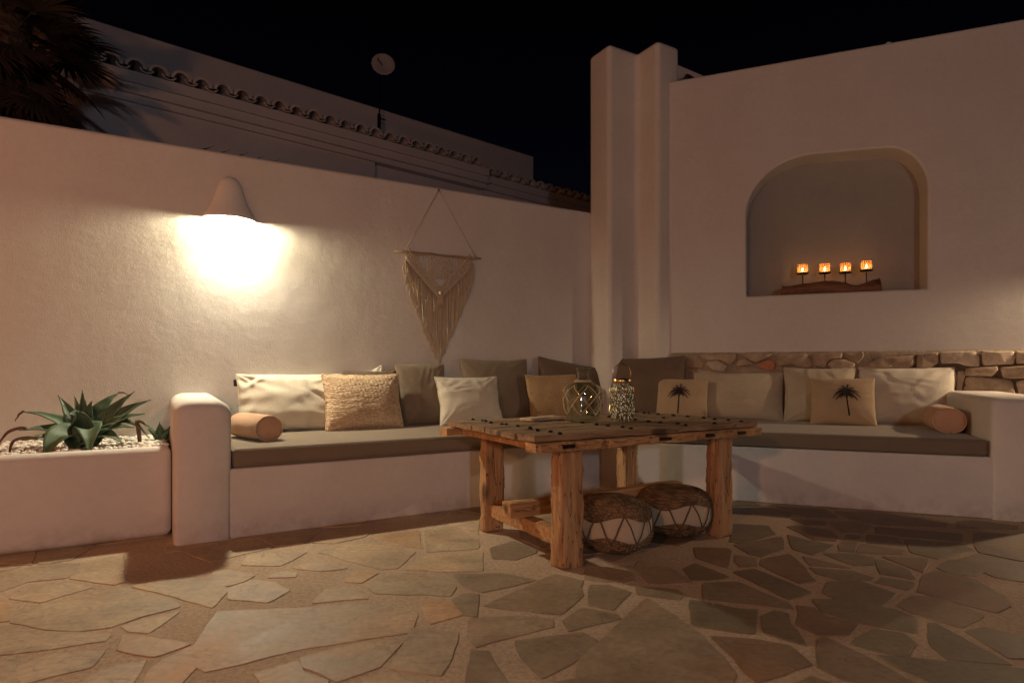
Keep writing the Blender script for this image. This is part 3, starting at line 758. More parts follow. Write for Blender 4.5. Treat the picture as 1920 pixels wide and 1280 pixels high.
# ================================================================ WALL SCONCES
M_BULB, t, b = mat('lit_bulb')
t.nodes.remove(b); em = nd(t, 'ShaderNodeEmission'); em.inputs[0].default_value = (*SCONCE_COL, 1); em.inputs[1].default_value = SCONCE_POWER
t.links.new(em.outputs[0], t.nodes['Material Output'].inputs[0])
def sconce(loc, rz, label, power=None):
    """half-bell plaster shade, open underneath, flat back on the wall; local y- faces the room"""
    t = thing('wall_sconce', label, 'wall lamp', loc, rz, 'plaster wall sconces')
    bm = bmesh.new(); rows = []; n = 24
    prof = [(.000, .318), (.028, .314), (.052, .300), (.072, .272), (.086, .235), (.098, .19), (.112, .145), (.130, .10), (.152, .06), (.174, .022), (.186, 0)]
    for r, z in prof:
        rows.append([bm.verts.new((r*math.cos(math.pi+math.pi*k/n), .66*r*math.sin(math.pi+math.pi*k/n), z)) for k in range(n+1)])
    for a_, b_ in zip(rows, rows[1:]):
        for k in range(n):
            try: bm.faces.new((a_[k], a_[k+1], b_[k+1], b_[k]))
            except ValueError: pass
    bmesh.ops.remove_doubles(bm, verts=bm.verts, dist=.0005)
    o = obj('shade', bm, M_SHADE, t, smooth=True); s = o.modifiers.new('solid', 'SOLIDIFY'); s.thickness = .008; s.offset = -1
    bm = bmesh.new(); bmesh.ops.create_uvsphere(bm, u_segments=20, v_segments=12, radius=.036, matrix=Matrix.Translation((.028, -.055, .018)))
    m = M_BULB
    if power:
        m = M_BULB.copy(); e = [x for x in m.node_tree.nodes if x.type == 'EMISSION'][0]; e.inputs[1].default_value = power[0]; e.inputs[0].default_value = (*power[1], 1)
    obj('bulb', bm, m, t, smooth=True)
    bm = bmesh.new(); tube(bm, [(.03, -.001, .10), (.032, -.03, .10), (.030, -.048, .09), (.028, -.055, .050)], .014, 10); obj('lamp_holder', bm, M_IRON, t, smooth=True)
    return t
# spot added below the bulb to throw more light down into the patio
spd = bpy.data.lights.new('sconce_fill_spot', 'SPOT'); spd.energy = 88; spd.color = (1.0, .90, .70); spd.spot_size = R(150); spd.spot_blend = .8; spd.shadow_soft_size = .06
spo = bpy.data.objects.new('sconce_fill_spot', spd); C.objects.link(spo); spo.location = LP(.44, D-.085, 2.128-.014)
spo.rotation_euler = (R(-32), 0, ANG_L)
sconce(LP(.397, D-.001, 2.128), ANG_L, 'lit half-bell plaster sconce on the garden wall above the left armrest')
sconce(RP(3.75, -.001, 1.75), ANG_R, 'lit plaster sconce on the house wall beyond the right armrest', (3000, (1.0, .72, .46)))

# ================================================================ PILLOWS
def pillow_shape(wd, ht, th, seed, ears=.06, wr=.006, corner=.0, n=46, sag=0.0):
    rnd = random.Random(seed); ox = rnd.uniform(0, 50); wr = wr*.8
    folds = [(rnd.uniform(-.7, .7), rnd.uniform(-.2, .9), rnd.uniform(0, 3.14), rnd.uniform(.25, .6), rnd.uniform(.5, 1)) for _ in range(7)]
    def S(u, v, side):
        a_ = max(0.0, 1-abs(u)**2.6); b_ = max(0.0, 1-abs(v)**2.6)
        h = th/2*(a_*b_)**.5*(1+.12*(-v))
        x = wd/2*u*(1-ears*(1-v*v)*(.9+.3*noise.noise(Vector((ox, v*2, 0)))))
        z = ht/2*v*(1-ears*(1-u*u)*(.9+.4*noise.noise(Vector((ox+7, u*2, 0)))))
        # creases that run in from the corners and the seams
        cr_ = 0
        for (cu, cv) in ((-1, -1), (1, -1), (1, 1), (-1, 1)):
            dx, dz = u-cu, v-cv; r = math.hypot(dx, dz); an = math.atan2(dz, dx)
            cr_ += math.sin(an*11+ox+noise.noise(Vector((r*2, an*2, ox)))*3)*math.exp(-r*2.1)*min(1, r*4)
        edge = math.exp(-(1-abs(u))*5)*math.sin(v*15+ox)*.5+math.exp(-(1-abs(v))*5)*math.sin(u*17+ox)*.6
        nz = noise.noise(Vector((u*2.1+ox, v*2.4, side*3)))
        rdg = 1-abs(noise.noise(Vector((u*1.7+ox*2, v*2.6+side*5, 4))))*3
        y = h+wr*(cr_*1.3+edge)*min(1, h/(th*.15)+.1)+wr*.7*nz*(h/(th/2))+wr*.45*max(0, rdg)*(h/(th/2))
        for (fu, fv, fa, fl, fk) in folds:       # sharp pinched folds
            du, dv = u-fu, v-fv; al = du*math.cos(fa)+dv*math.sin(fa); ac = -du*math.sin(fa)+dv*math.cos(fa)+.15*al*al
            y += wr*1.1*fk*math.exp(-(al/fl)**2)*(math.exp(-(ac/.045)**2)-.7*math.exp(-((ac-.09)/.06)**2))*min(1, h/(th*.2))
        y *= side
        z2 = z - sag*math.exp(-((u*1.3)**2))*(1 if v > 0 else 0)*abs(v)**3
        return Vector((x, y, z2))
    bm = bmesh.new(); gridf = {}
    for side in (-1, 1):
        for i in range(n+1):
            for j in range(n+1):
                u = math.sin((i/n*2-1)*math.pi/2*.96)/math.sin(math.pi/2*.96); v = math.sin((j/n*2-1)*math.pi/2*.96)/math.sin(math.pi/2*.96)
                if side == 1 and (i in (0, n) or j in (0, n)): gridf[(1, i, j)] = gridf[(-1, i, j)]; continue
                p = S(u, v, side)
                if i in (0, n) or j in (0, n): p.y = 0
                gridf[(side, i, j)] = bm.verts.new(p)
        for i in range(n):
            for j in range(n):
                bm.faces.new((gridf[(side, i, j)], gridf[(side, i+1, j)], gridf[(side, i+1, j+1)], gridf[(side, i, j+1)]))
    return bm, S
def seam(wd, ht, ears, S, bm, r=.005, n=40, amp=0.0):
    pts = []
    for (a0, b0, a1, b1) in ((-1, -1, 1, -1), (1, -1, 1, 1), (1, 1, -1, 1), (-1, 1, -1, -1)):
        for k in range(n):
            t_ = k/n; p = S(a0+(a1-a0)*t_, b0+(b1-b0)*t_, 1); p.y = amp*math.sin(k*2.4); pts.append(p)
    pts.append(pts[0]); tube(bm, pts, r, 6)
SEAT_Z = .528
def pillow(frame, d, u0, u1, vt, m, label, lean=14, th=.15, ht=None, yaw=0, roll=0, seed=1, group='scatter cushions on the bench', ears=.055, wr=.006,
           seam_m=None, seam_r=.0045, tagc=False, dz=0, name='scatter_cushion', sag=0.0):
    """a cushion standing on the seat, leaning back; u0,u1 = its sides and vt = its top in the photograph"""
    fn, org, dr, nn, ang = (LP, F0, A, N, ANG_L) if frame == 'L' else (RP, E0, B, M, ANG_R)
    p = org+nn*d; s0 = hit(u0, p, dr); s1 = hit(u1, p, dr); sc = (s0+s1)/2; wd = (s1-s0)/max(.3, math.cos(R(yaw)))
    if ht is None:
        q = org+nn*(d+.08)+dr*sc; ht = (zat(vt, q.y)-SEAT_Z)/math.cos(R(lean))*1.02
    t = thing(name, label, 'cushion', fn(sc, d, SEAT_Z-.006+dz), ang+R(yaw), group)
    bm, S = pillow_shape(wd, ht, th, seed, ears, wr, sag=sag)
    mt = Matrix.Rotation(R(-lean), 4, 'X') @ Matrix.Translation((0, 0, ht/2)) @ Matrix.Rotation(R(roll), 4, 'Y')
    bmesh.ops.transform(bm, matrix=mt, verts=bm.verts)
    lo = min(v.co.z for v in bm.verts)
    bmesh.ops.translate(bm, verts=bm.verts, vec=(0, 0, -lo)); mt = Matrix.Translation((0, 0, -lo)) @ mt
    obj('cover', bm, m, t, smooth=True)
    if seam_m:
        bm = bmesh.new(); seam(wd, ht, ears, S, bm, seam_r, amp=.0); bmesh.ops.transform(bm, matrix=mt, verts=bm.verts); obj('seam', bm, seam_m, t, smooth=True)
    if tagc:
        bm = bmesh.new(); box(bm, -wd/2-.018, -wd/2+.012, -.003, .003, ht*.30, ht*.30+.05); bmesh.ops.transform(bm, matrix=Matrix.Translation((0,0,-lo)) @ Matrix.Rotation(R(-lean), 4, 'X') @ Matrix.Translation((0, 0, ht*.5)), verts=bm.verts)
        obj('care_tag', bm, M_IRON, t)
    return t, S, mt, wd, ht

# back row, left bench
pillow('L', .93, 446, 648, 702, M_CREAM, 'crumpled cream lumbar cushion leaning on the wall beside the left bolster', 16, .19, seed=3, wr=.013, ears=.045, seam_m=M_CREAM, tagc=True)
pillow('L', .98, 668, 742, 706, M_CREAM, 'pale cream cushion tucked behind the coarse jute one, only its top corner showing', 8, .10, seed=21, wr=.006, roll=-24)
pillow('L', .92, 655, 757, 697, M_BROWN, 'brown cushion hidden behind the coarse jute cushion, just its top seam showing', 13, .12, seed=5, seam_m=M_DARKTWINE, roll=-3)
pillow('L', .92, 748, 842, 683, M_TAUPE, 'tall taupe cushion between the coarse jute one and the cream square one', 12, .15, seed=6, wr=.004, ears=.03)
pillow('L', .92, 874, 1001, 673, M_TAUPE, 'large square taupe cushion behind the cream square one', 13, .17, seed=8, wr=.004, ears=.06)
pillow('L', .93, 1016, 1144, 690, M_BROWN, 'dark brown cushion slumped on one corner behind the glass bottle', 14, .16, seed=9, wr=.005, roll=9, ht=.50, ears=.05)
# front row, left bench
pillow('L', .78, 611, 757, 702, M_JUTE, 'coarse knitted jute cushion in front of the crumpled cream one', 17, .19, seed=4, wr=.0025, ears=.07, seam_m=M_JUTE, seam_r=.008)
pillow('L', .74, 826, 944, 707, M_CREAM, 'cream square cushion with frilled corners behind the near end of the table', 17, .18, seed=7, wr=.007, ears=.08, seam_m=M_CREAM, seam_r=.006)
pillow('L', .78, 995, 1092, 702, M_JUTE2, 'ochre fine-woven cushion half behind the glass bottle', 14, .13, seed=10, wr=.003, ears=.05)
# right bench
pillow('R', -.22, 1146, 1284, 672, M_BROWN, 'large dark brown cushion in the corner behind the brass lantern', 12, .17, seed=11, wr=.005, ears=.05, roll=-2)
pillow('R', -.14, 1296, 1470, 699, M_CREAM2, 'beige lumbar cushion just right of the small palm-print cushion', 13, .20, seed=12, wr=.005, ears=.05, seam_m=M_CREAM2)
pillow('R', -.15, 1470, 1606, 690, M_CREAM2, 'beige slub cushion half covered by the larger palm-print cushion', 12, .17, seed=13, wr=.006, ears=.06, seam_m=M_CREAM2, seam_r=.006)
pillow('R', -.14, 1612, 1798, 689, M_CREAM, 'plump cream lumbar cushion next to the right bolster', 14, .21, seed=14, wr=.008, ears=.05, seam_m=M_CREAM)
def palm_print(t, S, mt, cu, cv, k, trunk_dx, top):
    """palm silhouette printed on the front of the cover"""
    bm = bmesh.new()
    def q(u, v): return S(u, v, -1)+Vector((0, -.0022, 0))
    def strip(pts, w0, w1):
        L_, R_ = [], []
        for i, (a_, b_) in enumerate(pts):
            x0, y0 = pts[max(0, i-1)]; x1, y1 = pts[min(len(pts)-1, i+1)]; dx, dy = x1-x0, y1-y0; l = math.hypot(dx, dy) or 1
            t_ = i/(len(pts)-1); w_ = w0+(w1-w0)*t_
            if w1 < .003: w_ = w0*math.sin(math.pi*min(1, .15+t_*.85))+.002
            L_.append(bm.verts.new(q(a_-dy/l*w_, b_+dx/l*w_))); R_.append(bm.verts.new(q(a_+dy/l*w_, b_-dx/l*w_)))
        for i in range(len(pts)-1): bm.faces.new((L_[i], L_[i+1], R_[i+1], R_[i]))
    strip([(cu+trunk_dx*(1-i/12)**1.5, top-.06-(top-.06-cv)*(1-i/12)) for i in range(13)], .026, .020)
    for an, ln, dr in ((160, .42, .30), (135, .36, .14), (112, .34, .02), (78, .36, -.02), (50, .38, .10), (24, .44, .24), (5, .46, .34), (-22, .38, .30), (-48, .30, .14), (178, .46, .38), (202, .38, .30), (228, .32, .12), (250, .26, .03), (-72, .26, .03)):
        c, s = math.cos(R(an)), math.sin(R(an)); ln *= k
        pts = [(cu+c*ln*i/8, top+s*ln*.9*i/8-dr*k*(i/8)**2) for i in range(9)]
        strip(pts, .022, .001)
        for i in range(1, 8):        # leaflets
            a_, b_ = pts[i]
            for sg in (-1, 1): strip([(a_, b_), (a_+(-s*sg*.045+c*.03)*k*1.6, b_+(c*sg*.03+s*.03-.05)*k*1.3)], .010, .004)
    bmesh.ops.transform(bm, matrix=mt, verts=bm.verts)
    obj('palm_print', bm, M_PRINT, t, recalc=False)
t, S, mt, wd, ht = pillow('R', -.30, 1229, 1327, 704, M_SAND, 'small sand cushion with a black palm print, beside the brass lantern', 14, .13, seed=15, wr=.003, ears=.04, ht=.40)
palm_print(t, S, mt, -.08, -.75, 1.0, -.03, .42)
t, S, mt, wd, ht = pillow('R', -.36, 1519, 1645, 709, M_SAND, 'sand slub cushion with a black palm print in front of two beige ones', 16, .15, seed=16, wr=.003, ears=.04)
palm_print(t, S, mt, .10, -.66, .95, .07, .40)

# ================================================================ BOLSTERS
def bolster(loc, rz, r, ln, label):
    """local -y end faces the room"""
    t = thing('bolster_cushion', label, 'bolster', loc, rz, 'terracotta bolsters')
    bm = bmesh.new(); n = 36; rows = []; m_ = 26
    for i in range(m_+1):
        y = -ln/2+ln*i/m_; tt = abs(2*i/m_-1)
        rr = r*(1-.10*tt**10); row = []
        for k in range(n):
            a_ = 2*math.pi*k/n; w_ = 1+.018*noise.noise(Vector((math.cos(a_)*2, y*9, math.sin(a_)*2)))+.012*math.sin(a_*9+3)*tt**6
            sq = 1-.10*max(0, -math.sin(a_))**2
            row.append(bm.verts.new((rr*1.06*math.cos(a_)*w_, y, rr*math.sin(a_)*w_*sq)))
        rows.append(row)
    for a_, b_ in zip(rows, rows[1:]):
        for k in range(n): bm.faces.new((a_[k], a_[(k+1) % n], b_[(k+1) % n], b_[k]))
    for row, sg in ((rows[0], -1), (rows[-1], 1)):
        prev = row
        for q, dy in ((.8, .006), (.5, .014), (.2, .018)):
            ring = [bm.verts.new((v.co.x*q, v.co.y+sg*dy+(.004*math.sin(k*1.7) if q == .8 else 0), v.co.z*q)) for k, v in enumerate(row)]
            for k in range(n): bm.faces.new((prev[k], prev[(k+1) % n], ring[(k+1) % n], ring[k]))
            prev = ring
        bm.faces.new(prev)
    lo = min(v.co.z for v in bm.verts); bmesh.ops.translate(bm, verts=bm.verts, vec=(0, 0, -lo))
    rim = [v.co.copy() for v in bm.verts][:n]
    obj('cover', bm, M_TERRA, t, smooth=True)
    bm = bmesh.new(); tube(bm, [p+Vector((0, -.002, 0))+(p-Vector((0, p.y, -lo))).normalized()*.003 for p in rim+[rim[0]]], .0045, 6); obj('piping', bm, M_PIPE, t, smooth=True)
    return t
q = gp(499, 827, SEAT_Z); s_ = (q-F0).dot(A); d_ = (q-F0).dot(N)
bolster(LP(s_-.045, d_+.22, SEAT_Z-.004), ANG_L+R(17), .092, .44, 'terracotta bolster lying against the left armrest')
bolster(RP(ARM_R-.125, -.60, SEAT_Z-.004), ANG_R-R(3), .104, .44, 'terracotta bolster lying against the right armrest')

# ================================================================ TABLE
TAB = thing('wooden_table', 'rustic low table made of an old studded door on thick square posts', 'table', (T0.x, T0.y, 0), ANG_L)
TL, TW, TZ = 1.655, 1.02, .68
def rough_box(bm, x0, x1, y0, y1, z0, z1, cell=.03, amp=.003, seed=0, chew=None):
    """box with worn, slightly irregular faces"""
    nx, ny, nz = max(1, int((x1-x0)/cell)), max(1, int((y1-y0)/cell)), max(1, int((z1-z0)/cell))
    V = {}
    def g(i, j, k):
        if (i, j, k) not in V:
            x, y, z = x0+(x1-x0)*i/nx, y0+(y1-y0)*j/ny, z0+(z1-z0)*k/nz
            p = Vector((x, y, z)); c = sum((i in (0, nx), j in (0, ny), k in (0, nz)))
            nn = Vector((-1 if i == 0 else 1 if i == nx else 0, -1 if j == 0 else 1 if j == ny else 0, -1 if k == 0 else 1 if k == nz else 0))
            am = amp*(1.0 if c == 1 else 2.2 if c == 2 else 3)
            h = noise.noise(Vector((x*9+seed, y*9, z*9)))*am+noise.noise(Vector((x*45+seed, y*45, z*45)))*am*.5-(am*.6 if c > 1 else 0)
            if chew: h += chew(p, nn)
            p += nn.normalized()*h
            V[(i, j, k)] = bm.verts.new(p)
        return V[(i, j, k)]
    for i in range(nx):
        for j in range(ny):
            bm.faces.new((g(i, j, 0), g(i, j+1, 0), g(i+1, j+1, 0), g(i+1, j, 0))); bm.faces.new((g(i, j, nz), g(i+1, j, nz), g(i+1, j+1, nz), g(i, j+1, nz)))
    for i in range(nx):
        for k in range(nz):
            bm.faces.new((g(i, 0, k), g(i+1, 0, k), g(i+1, 0, k+1), g(i, 0, k+1))); bm.faces.new((g(i, ny, k), g(i, ny, k+1), g(i+1, ny, k+1), g(i+1, ny, k)))
    for j in range(ny):
        for k in range(nz):
            bm.faces.new((g(0, j, k), g(0, j, k+1), g(0, j+1, k+1), g(0, j+1, k))); bm.faces.new((g(nx, j, k), g(nx, j+1, k), g(nx, j+1, k+1), g(nx, j, k+1)))
bm = bmesh.new(); rnd = random.Random(2)
ws = [.17, .15, .19, .16, .175, .175]; y = 0
for i, w_ in enumerate(ws):
    rough_box(bm, rnd.uniform(-.004, .010), TL-rnd.uniform(0, .012), y+.002, y+w_-.003, TZ-.034, TZ-rnd.uniform(0, .003), .034, .0022, i*7)
    y += w_
sharp(obj('table_top', bm, M_PLANK, TAB, smooth=True))
bm = bmesh.new()
def chew(p, nn):
    if nn.y < 0: return -.022*max(0, noise.noise(Vector((p.x*14, p.z*30, 3))))-.006*abs(noise.noise(Vector((p.x*50, p.z*60, 8))))-(.014 if p.x < .5 and noise.noise(Vector((p.x*30, p.z*22, 1))) > .1 else 0)
    return 0
rough_box(bm, .01, TL+.002, -.022, .085, TZ-.086, TZ-.038, .012, .0025, 5, chew)
o = sharp(obj('edge_beam', bm, M_BEAMX, TAB, smooth=True)); o['label'] = 'carved and splintered front edge beam'
for x, w_ in ((.16, .075), (.80, .09), (1.16, .075), (1.43, .075)):
    bm = bmesh.new(); rough_box(bm, x, x+w_, -.027, .02, TZ-.070, TZ-.050, .01, .001, 3); obj('mortise', bm, M_IRON, TAB)
bm = bmesh.new(); rough_box(bm, -.035, TL-.02, TW-.10, TW+.0, TZ-.088, TZ-.038, .03, .003, 17)
rough_box(bm, .06, .16, .09, TW-.105, TZ-.082, TZ-.038, .03, .003, 27); rough_box(bm, TL-.20, TL-.10, .09, TW-.105, TZ-.082, TZ-.038, .03, .003, 37)
rough_box(bm, .78, .88, .09, TW-.105, TZ-.082, TZ-.038, .03, .003, 47)
sharp(obj('under_batten', bm, M_BEAMX, TAB, smooth=True))
# iron studs
bm = bmesh.new(); bmesh.ops.create_uvsphere(bm, u_segments=12, v_segments=6, radius=.0155)
bmesh.ops.delete(bm, geom=[v for v in bm.verts if v.co.z < -.001], context='VERTS')
for v in bm.verts: v.co.z *= .85
stud = None; dd = (.02, .11, .21, .32, .455, .57, .60, .72, .83, .88, .97)
rnd = random.Random(4)
me_ = bpy.data.meshes.new('stud'); bm.to_mesh(me_); bm.free(); me_.materials.append(M_IRON)
for p in me_.polygons: p.use_smooth = True
for si, s in enumerate((.18, .64, 1.06, 1.30, 1.53)):
    for d in dd:
        if si == 3 and d not in (.02, .455): continue
        o = bpy.data.objects.new('stud', me_); C.objects.link(o); o.parent = TAB
        o.location = (s+rnd.uniform(-.018, .018), d+rnd.uniform(-.012, .012)+.01, TZ-.003)
def hew(p, nn):       # hewn, checked faces with eaten edges
    k = -.003*max(0, noise.noise(Vector((p.x*30, p.y*30, p.z*3.5)))-.15)*2
    return k-.008*max(0, noise.noise(Vector((p.x*14+3, p.y*14, p.z*9)))-.25)*(1 if abs(nn.x)+abs(nn.y) > 1 else .3)
# legs: local origin of legs relative to T0
L0 = Vector((.2456, 3.01)); off = L0-T0; lx, ly = off.dot(A), off.dot(N)
for i, (x, y, wx, wy) in enumerate(((lx, ly, .138, .105), (lx, ly+.80, .135, .085), (lx+1.128, ly, .125, .10), (lx+1.128-.02, ly+.80, .125, .10))):
    bm = bmesh.new(); rough_box(bm, x, x+wx, y, y+wy, 0, TZ-.084, .015, .0045, 50+i*9, hew)
    sharp(obj('leg', bm, M_LEG, TAB, smooth=True))
for i, x in enumerate((lx+.025, lx+1.128+.02)):
    bm = bmesh.new(); rough_box(bm, x, x+.075, ly+.10, ly+.802, .098, .178, .025, .003, 90+i*5)
    sharp(obj('stretcher', bm, M_BEAMX, TAB, smooth=True))
bm = bmesh.new(); rough_box(bm, lx-.07, lx+1.24, ly+.385, ly+.475, .180, .268, .025, .003, 120)
o = sharp(obj('stretcher', bm, M_BEAMX, TAB, smooth=True)); o['label'] = 'long centre stretcher resting on the two short ones'

# ================================================================ THINGS ON THE TABLE
def T(s, d, z=TZ): p = T0+A*s+N*d; return Vector((p.x, p.y, z))
def glass_mat():
    m, t, b = mat('clear_glass'); t.nodes.remove(b)
    tp = nd(t, 'ShaderNodeBsdfTransparent'); tp.inputs[0].default_value = (.93, .96, .92, 1)
    gl = nd(t, 'ShaderNodeBsdfGlossy'); gl.inputs['Roughness'].default_value = .03
    lw_ = nd(t, 'ShaderNodeLayerWeight', Blend=.22); mx = nd(t, 'ShaderNodeMixShader')
    n = tex(t, coords(t), Scale=22.0, Detail=2.0); bp = nd(t, 'ShaderNodeBump'); bp.inputs['Strength'].default_value = .3; bp.inputs['Distance'].default_value = .004
    t.links.new(n.outputs[0], bp.inputs['Height']); t.links.new(bp.outputs[0], gl.inputs['Normal'])
    f = ramp(t, lw_.outputs['Facing'], ((.0, (.10, .10, .10)), (.5, (.17, .17, .17)), (1.0, (.95, .95, .95))))
    t.links.new(f, mx.inputs[0]); t.links.new(tp.outputs[0], mx.inputs[1]); t.links.new(gl.outputs[0], mx.inputs[2])
    t.links.new(mx.outputs[0], t.nodes['Material Output'].inputs[0])
    return m
M_GLASS = glass_mat()
q = gp(1094, 792, TZ)
BT = thing('glass_bottle', 'wide clear glass bottle wrapped in a twine net on the table', 'bottle', (q.x, q.y+.03, TZ+.002), 0)
prof = [(0, .004), (.07, .002), (.092, .006), (.100, .02), (.105, .06), (.112, .11), (.118, .155), (.118, .180), (.108, .205), (.085, .225), (.055, .240), (.040, .252), (.036, .27), (.036, .298), (.041, .312), (.047, .318), (.047, .324), (.040, .326)]
bm = bmesh.new()
inner = [(max(0, r-.0045), z) for r, z in reversed(prof[5:-2])] + [(.100, .06), (.094, .022), (.07, .014), (0, .016)]
lathe(bm, prof+[(.034, .324)]+inner, 40)
for v in bm.verts: v.co.y *= .82
obj('bottle_body', bm, M_GLASS, BT, smooth=True)
bm = bmesh.new()
def br(z):
    for (r0, z0), (r1, z1) in zip(prof[1:], prof[2:]):
        if z0 <= z <= z1: return r0+(r1-r0)*(z-z0)/(z1-z0+1e-9)
    return .04
levels = [.045, .105, .165, .222]; nn_ = 7
for li in range(3):
    for k in range(nn_):
        for sg in (-1, 1):
            a0 = 2*math.pi*(k+(.5 if li % 2 else 0))/nn_; a1 = a0+sg*math.pi/nn_; pts = []
            for i in range(7):
                t_ = i/6; z = levels[li]+(levels[li+1]-levels[li])*t_; a_ = a0+(a1-a0)*t_; r = br(z)+.003+.004*math.sin(t_*math.pi)
                pts.append((r*math.cos(a_), .82*r*math.sin(a_), z))
            tube(bm, pts, .0023, 5)
for z in (.243, .247, .251): tube(bm, [((br(z)+.003)*math.cos(2*math.pi*k/24), .82*(br(z)+.003)*math.sin(2*math.pi*k/24), z) for k in range(25)], .002, 5)
obj('twine_net', bm, M_TWINE, BT, smooth=True)

def mercury():
    m, t, b = mat('pierced_brass'); v = coords(t)
    vo = tex(t, v, 'Voronoi', Scale=125.0); n = tex(t, v, Scale=12.0, Detail=3.0)
    f = ramp(t, vo.outputs['Distance'], ((.22, (1, 1, 1)), (.42, (0, 0, 0))))
    vc = ramp(t, vo.outputs['Color'], ((.25, (.0, .0, .0)), (.45, (1, 1, 1))))
    fm = mix(t, 1.0, f, vc, 'MULTIPLY')
    t.links.new(mix(t, fm, (.16, .12, .05), (1.0, .95, .72)), b.inputs['Base Color'])
    b.inputs['Metallic'].default_value = .35; b.inputs['Roughness'].default_value = .35
    b.inputs['Emission Color'].default_value = (1, .84, .50, 1)
    es = nd(t, 'ShaderNodeMath', operation='MULTIPLY'); t.links.new(fm, es.inputs[0]); es.inputs[1].default_value = .42; t.links.new(es.outputs[0], b.inputs['Emission Strength'])
    bump(t, b, f, 1.0, .004)
    return m
M_MERC = mercury()
q = gp(1167, 789, TZ)
LA = thing('brass_lantern', 'pierced brass lantern with a loop handle on the table', 'lantern', (q.x, q.y+.02, TZ+.002), R(12))
bm = bmesh.new(); lathe(bm, [(0, 0), (.052, 0), (.062, .012), (.076, .035), (.078, .06), (.078, .185), (.074, .205), (.058, .225), (.050, .235)], 8)
obj('lantern_body', bm, M_MERC, LA)
bm = bmesh.new()
for k in range(8):
    a_ = 2*math.pi*k/8; tube(bm, [(r*math.cos(a_), r*math.sin(a_), z) for r, z in ((.053, .002), (.063, .012), (.078, .035), (.080, .06), (.080, .185), (.076, .205), (.059, .226))], .0035, 6)
obj('rib', bm, M_GOLD, LA, smooth=True)
bm = bmesh.new(); lathe(bm, [(.044, .228), (.055, .232), (.058, .240), (.058, .256), (.053, .262), (.044, .264), (.040, .258), (.040, .232)], 28); obj('collar', bm, M_GOLD, LA, smooth=True)
bm = bmesh.new()
tube(bm, [(-.057, 0, .245)]+[(-.060*math.cos(math.pi*k/18), 0, .290+.062*math.sin(math.pi*k/18)) for k in range(19)]+[(.057, 0, .245)], .0028, 8); obj('handle', bm, M_GOLD, LA, smooth=True)

q = gp(1022, 786.5, TZ)
bd = bmesh.new(); rough_box(bd, -.20, .10, -.055, .055, 0, .02, .02, .001, 200)
o = obj('serving_board', bd, M_BOARD, smooth=True); place(o, (q.x+.02, q.y, TZ+.001), ANG_L+R(14)); tag(o, 'pale wooden board lying on the table next to the glass bottle', 'board')

# ================================================================ POUFS
M_PCOVER = fabric('pouf_cloth', (.58, .48, .34), wr=.1)
def pouf(loc, r, h, rz, label, seed):
    t = thing('floor_pouf', label, 'pouf', loc, rz, 'seagrass poufs under the table')
    def prof_at(t_):                      # t_ 0 bottom .. 1 top
        a_ = -math.pi/2+math.pi*t_; c = math.cos(a_); s = math.sin(a_)
        return r*(abs(c)**.62), h/2+h/2*math.copysign(abs(s)**.85, s)
    def shell(t0, t1, dr, wavy0=0, wavy1=0, n=64, m_=22, braid=0):
        bm = bmesh.new(); rows = []
        for i in range(m_+1):
            row = []
            for k in range(n):
                a_ = 2*math.pi*k/n; lo = t0+wavy0*math.cos(a_*4+seed); hi = t1+wavy1*math.cos(a_*4+seed+1.5)
                rr, z = prof_at(lo+(hi-lo)*i/m_)
                lump = 1+.05*noise.noise(Vector((math.cos(a_)*1.6+seed, math.sin(a_)*1.6, z*4)))
                bb = braid*abs(math.sin(i*math.pi/2))*(.6+.4*math.sin(a_*38+i*2))
                row.append(bm.verts.new(((rr*lump+dr+bb)*math.cos(a_), (rr*lump+dr+bb)*math.sin(a_), z)))
            rows.append(row)
        for a_, b_ in zip(rows, rows[1:]):
            for k in range(n): bm.faces.new((a_[k], a_[(k+1) % n], b_[(k+1) % n], b_[k]))
        if t0 <= .001: bm.faces.new(rows[0])
        if t1 >= .999: bm.faces.new(rows[-1])
        return bm
    obj('cover', shell(0, 1, 0), M_PCOVER, t, smooth=True)
    obj('woven_lid', shell(.60, .9995, .004, .04, 0, 120, 26, .011), M_GRASS, t, smooth=True)
    obj('woven_foot', shell(.0005, .405, .004, 0, .035, 120, 20, .011), M_GRASS, t, smooth=True)
    bm = bmesh.new(); n = 9
    for k in range(n):
        for sg in (-1, 1):
            pts = []
            for i in range(9):
                tt = i/8; rr, z = prof_at(.36+.30*tt); a_ = 2*math.pi*(k+sg*.5*(tt))/n
                pts.append(((rr+.005)*math.cos(a_), (rr+.005)*math.sin(a_), z))
            tube(bm, pts, .0042, 6)
    obj('string', bm, M_DARKTWINE, t, smooth=True)
    return t
pouf((.560, 3.36, .008), .208, .295, 0.3, 'rounder pouf of cream cloth and seagrass under the table beside the near leg', 1.0)
pouf((.985, 3.70, .008), .222, .285, 1.1, 'pouf of cream cloth and seagrass under the table beside the right leg', 3.3)

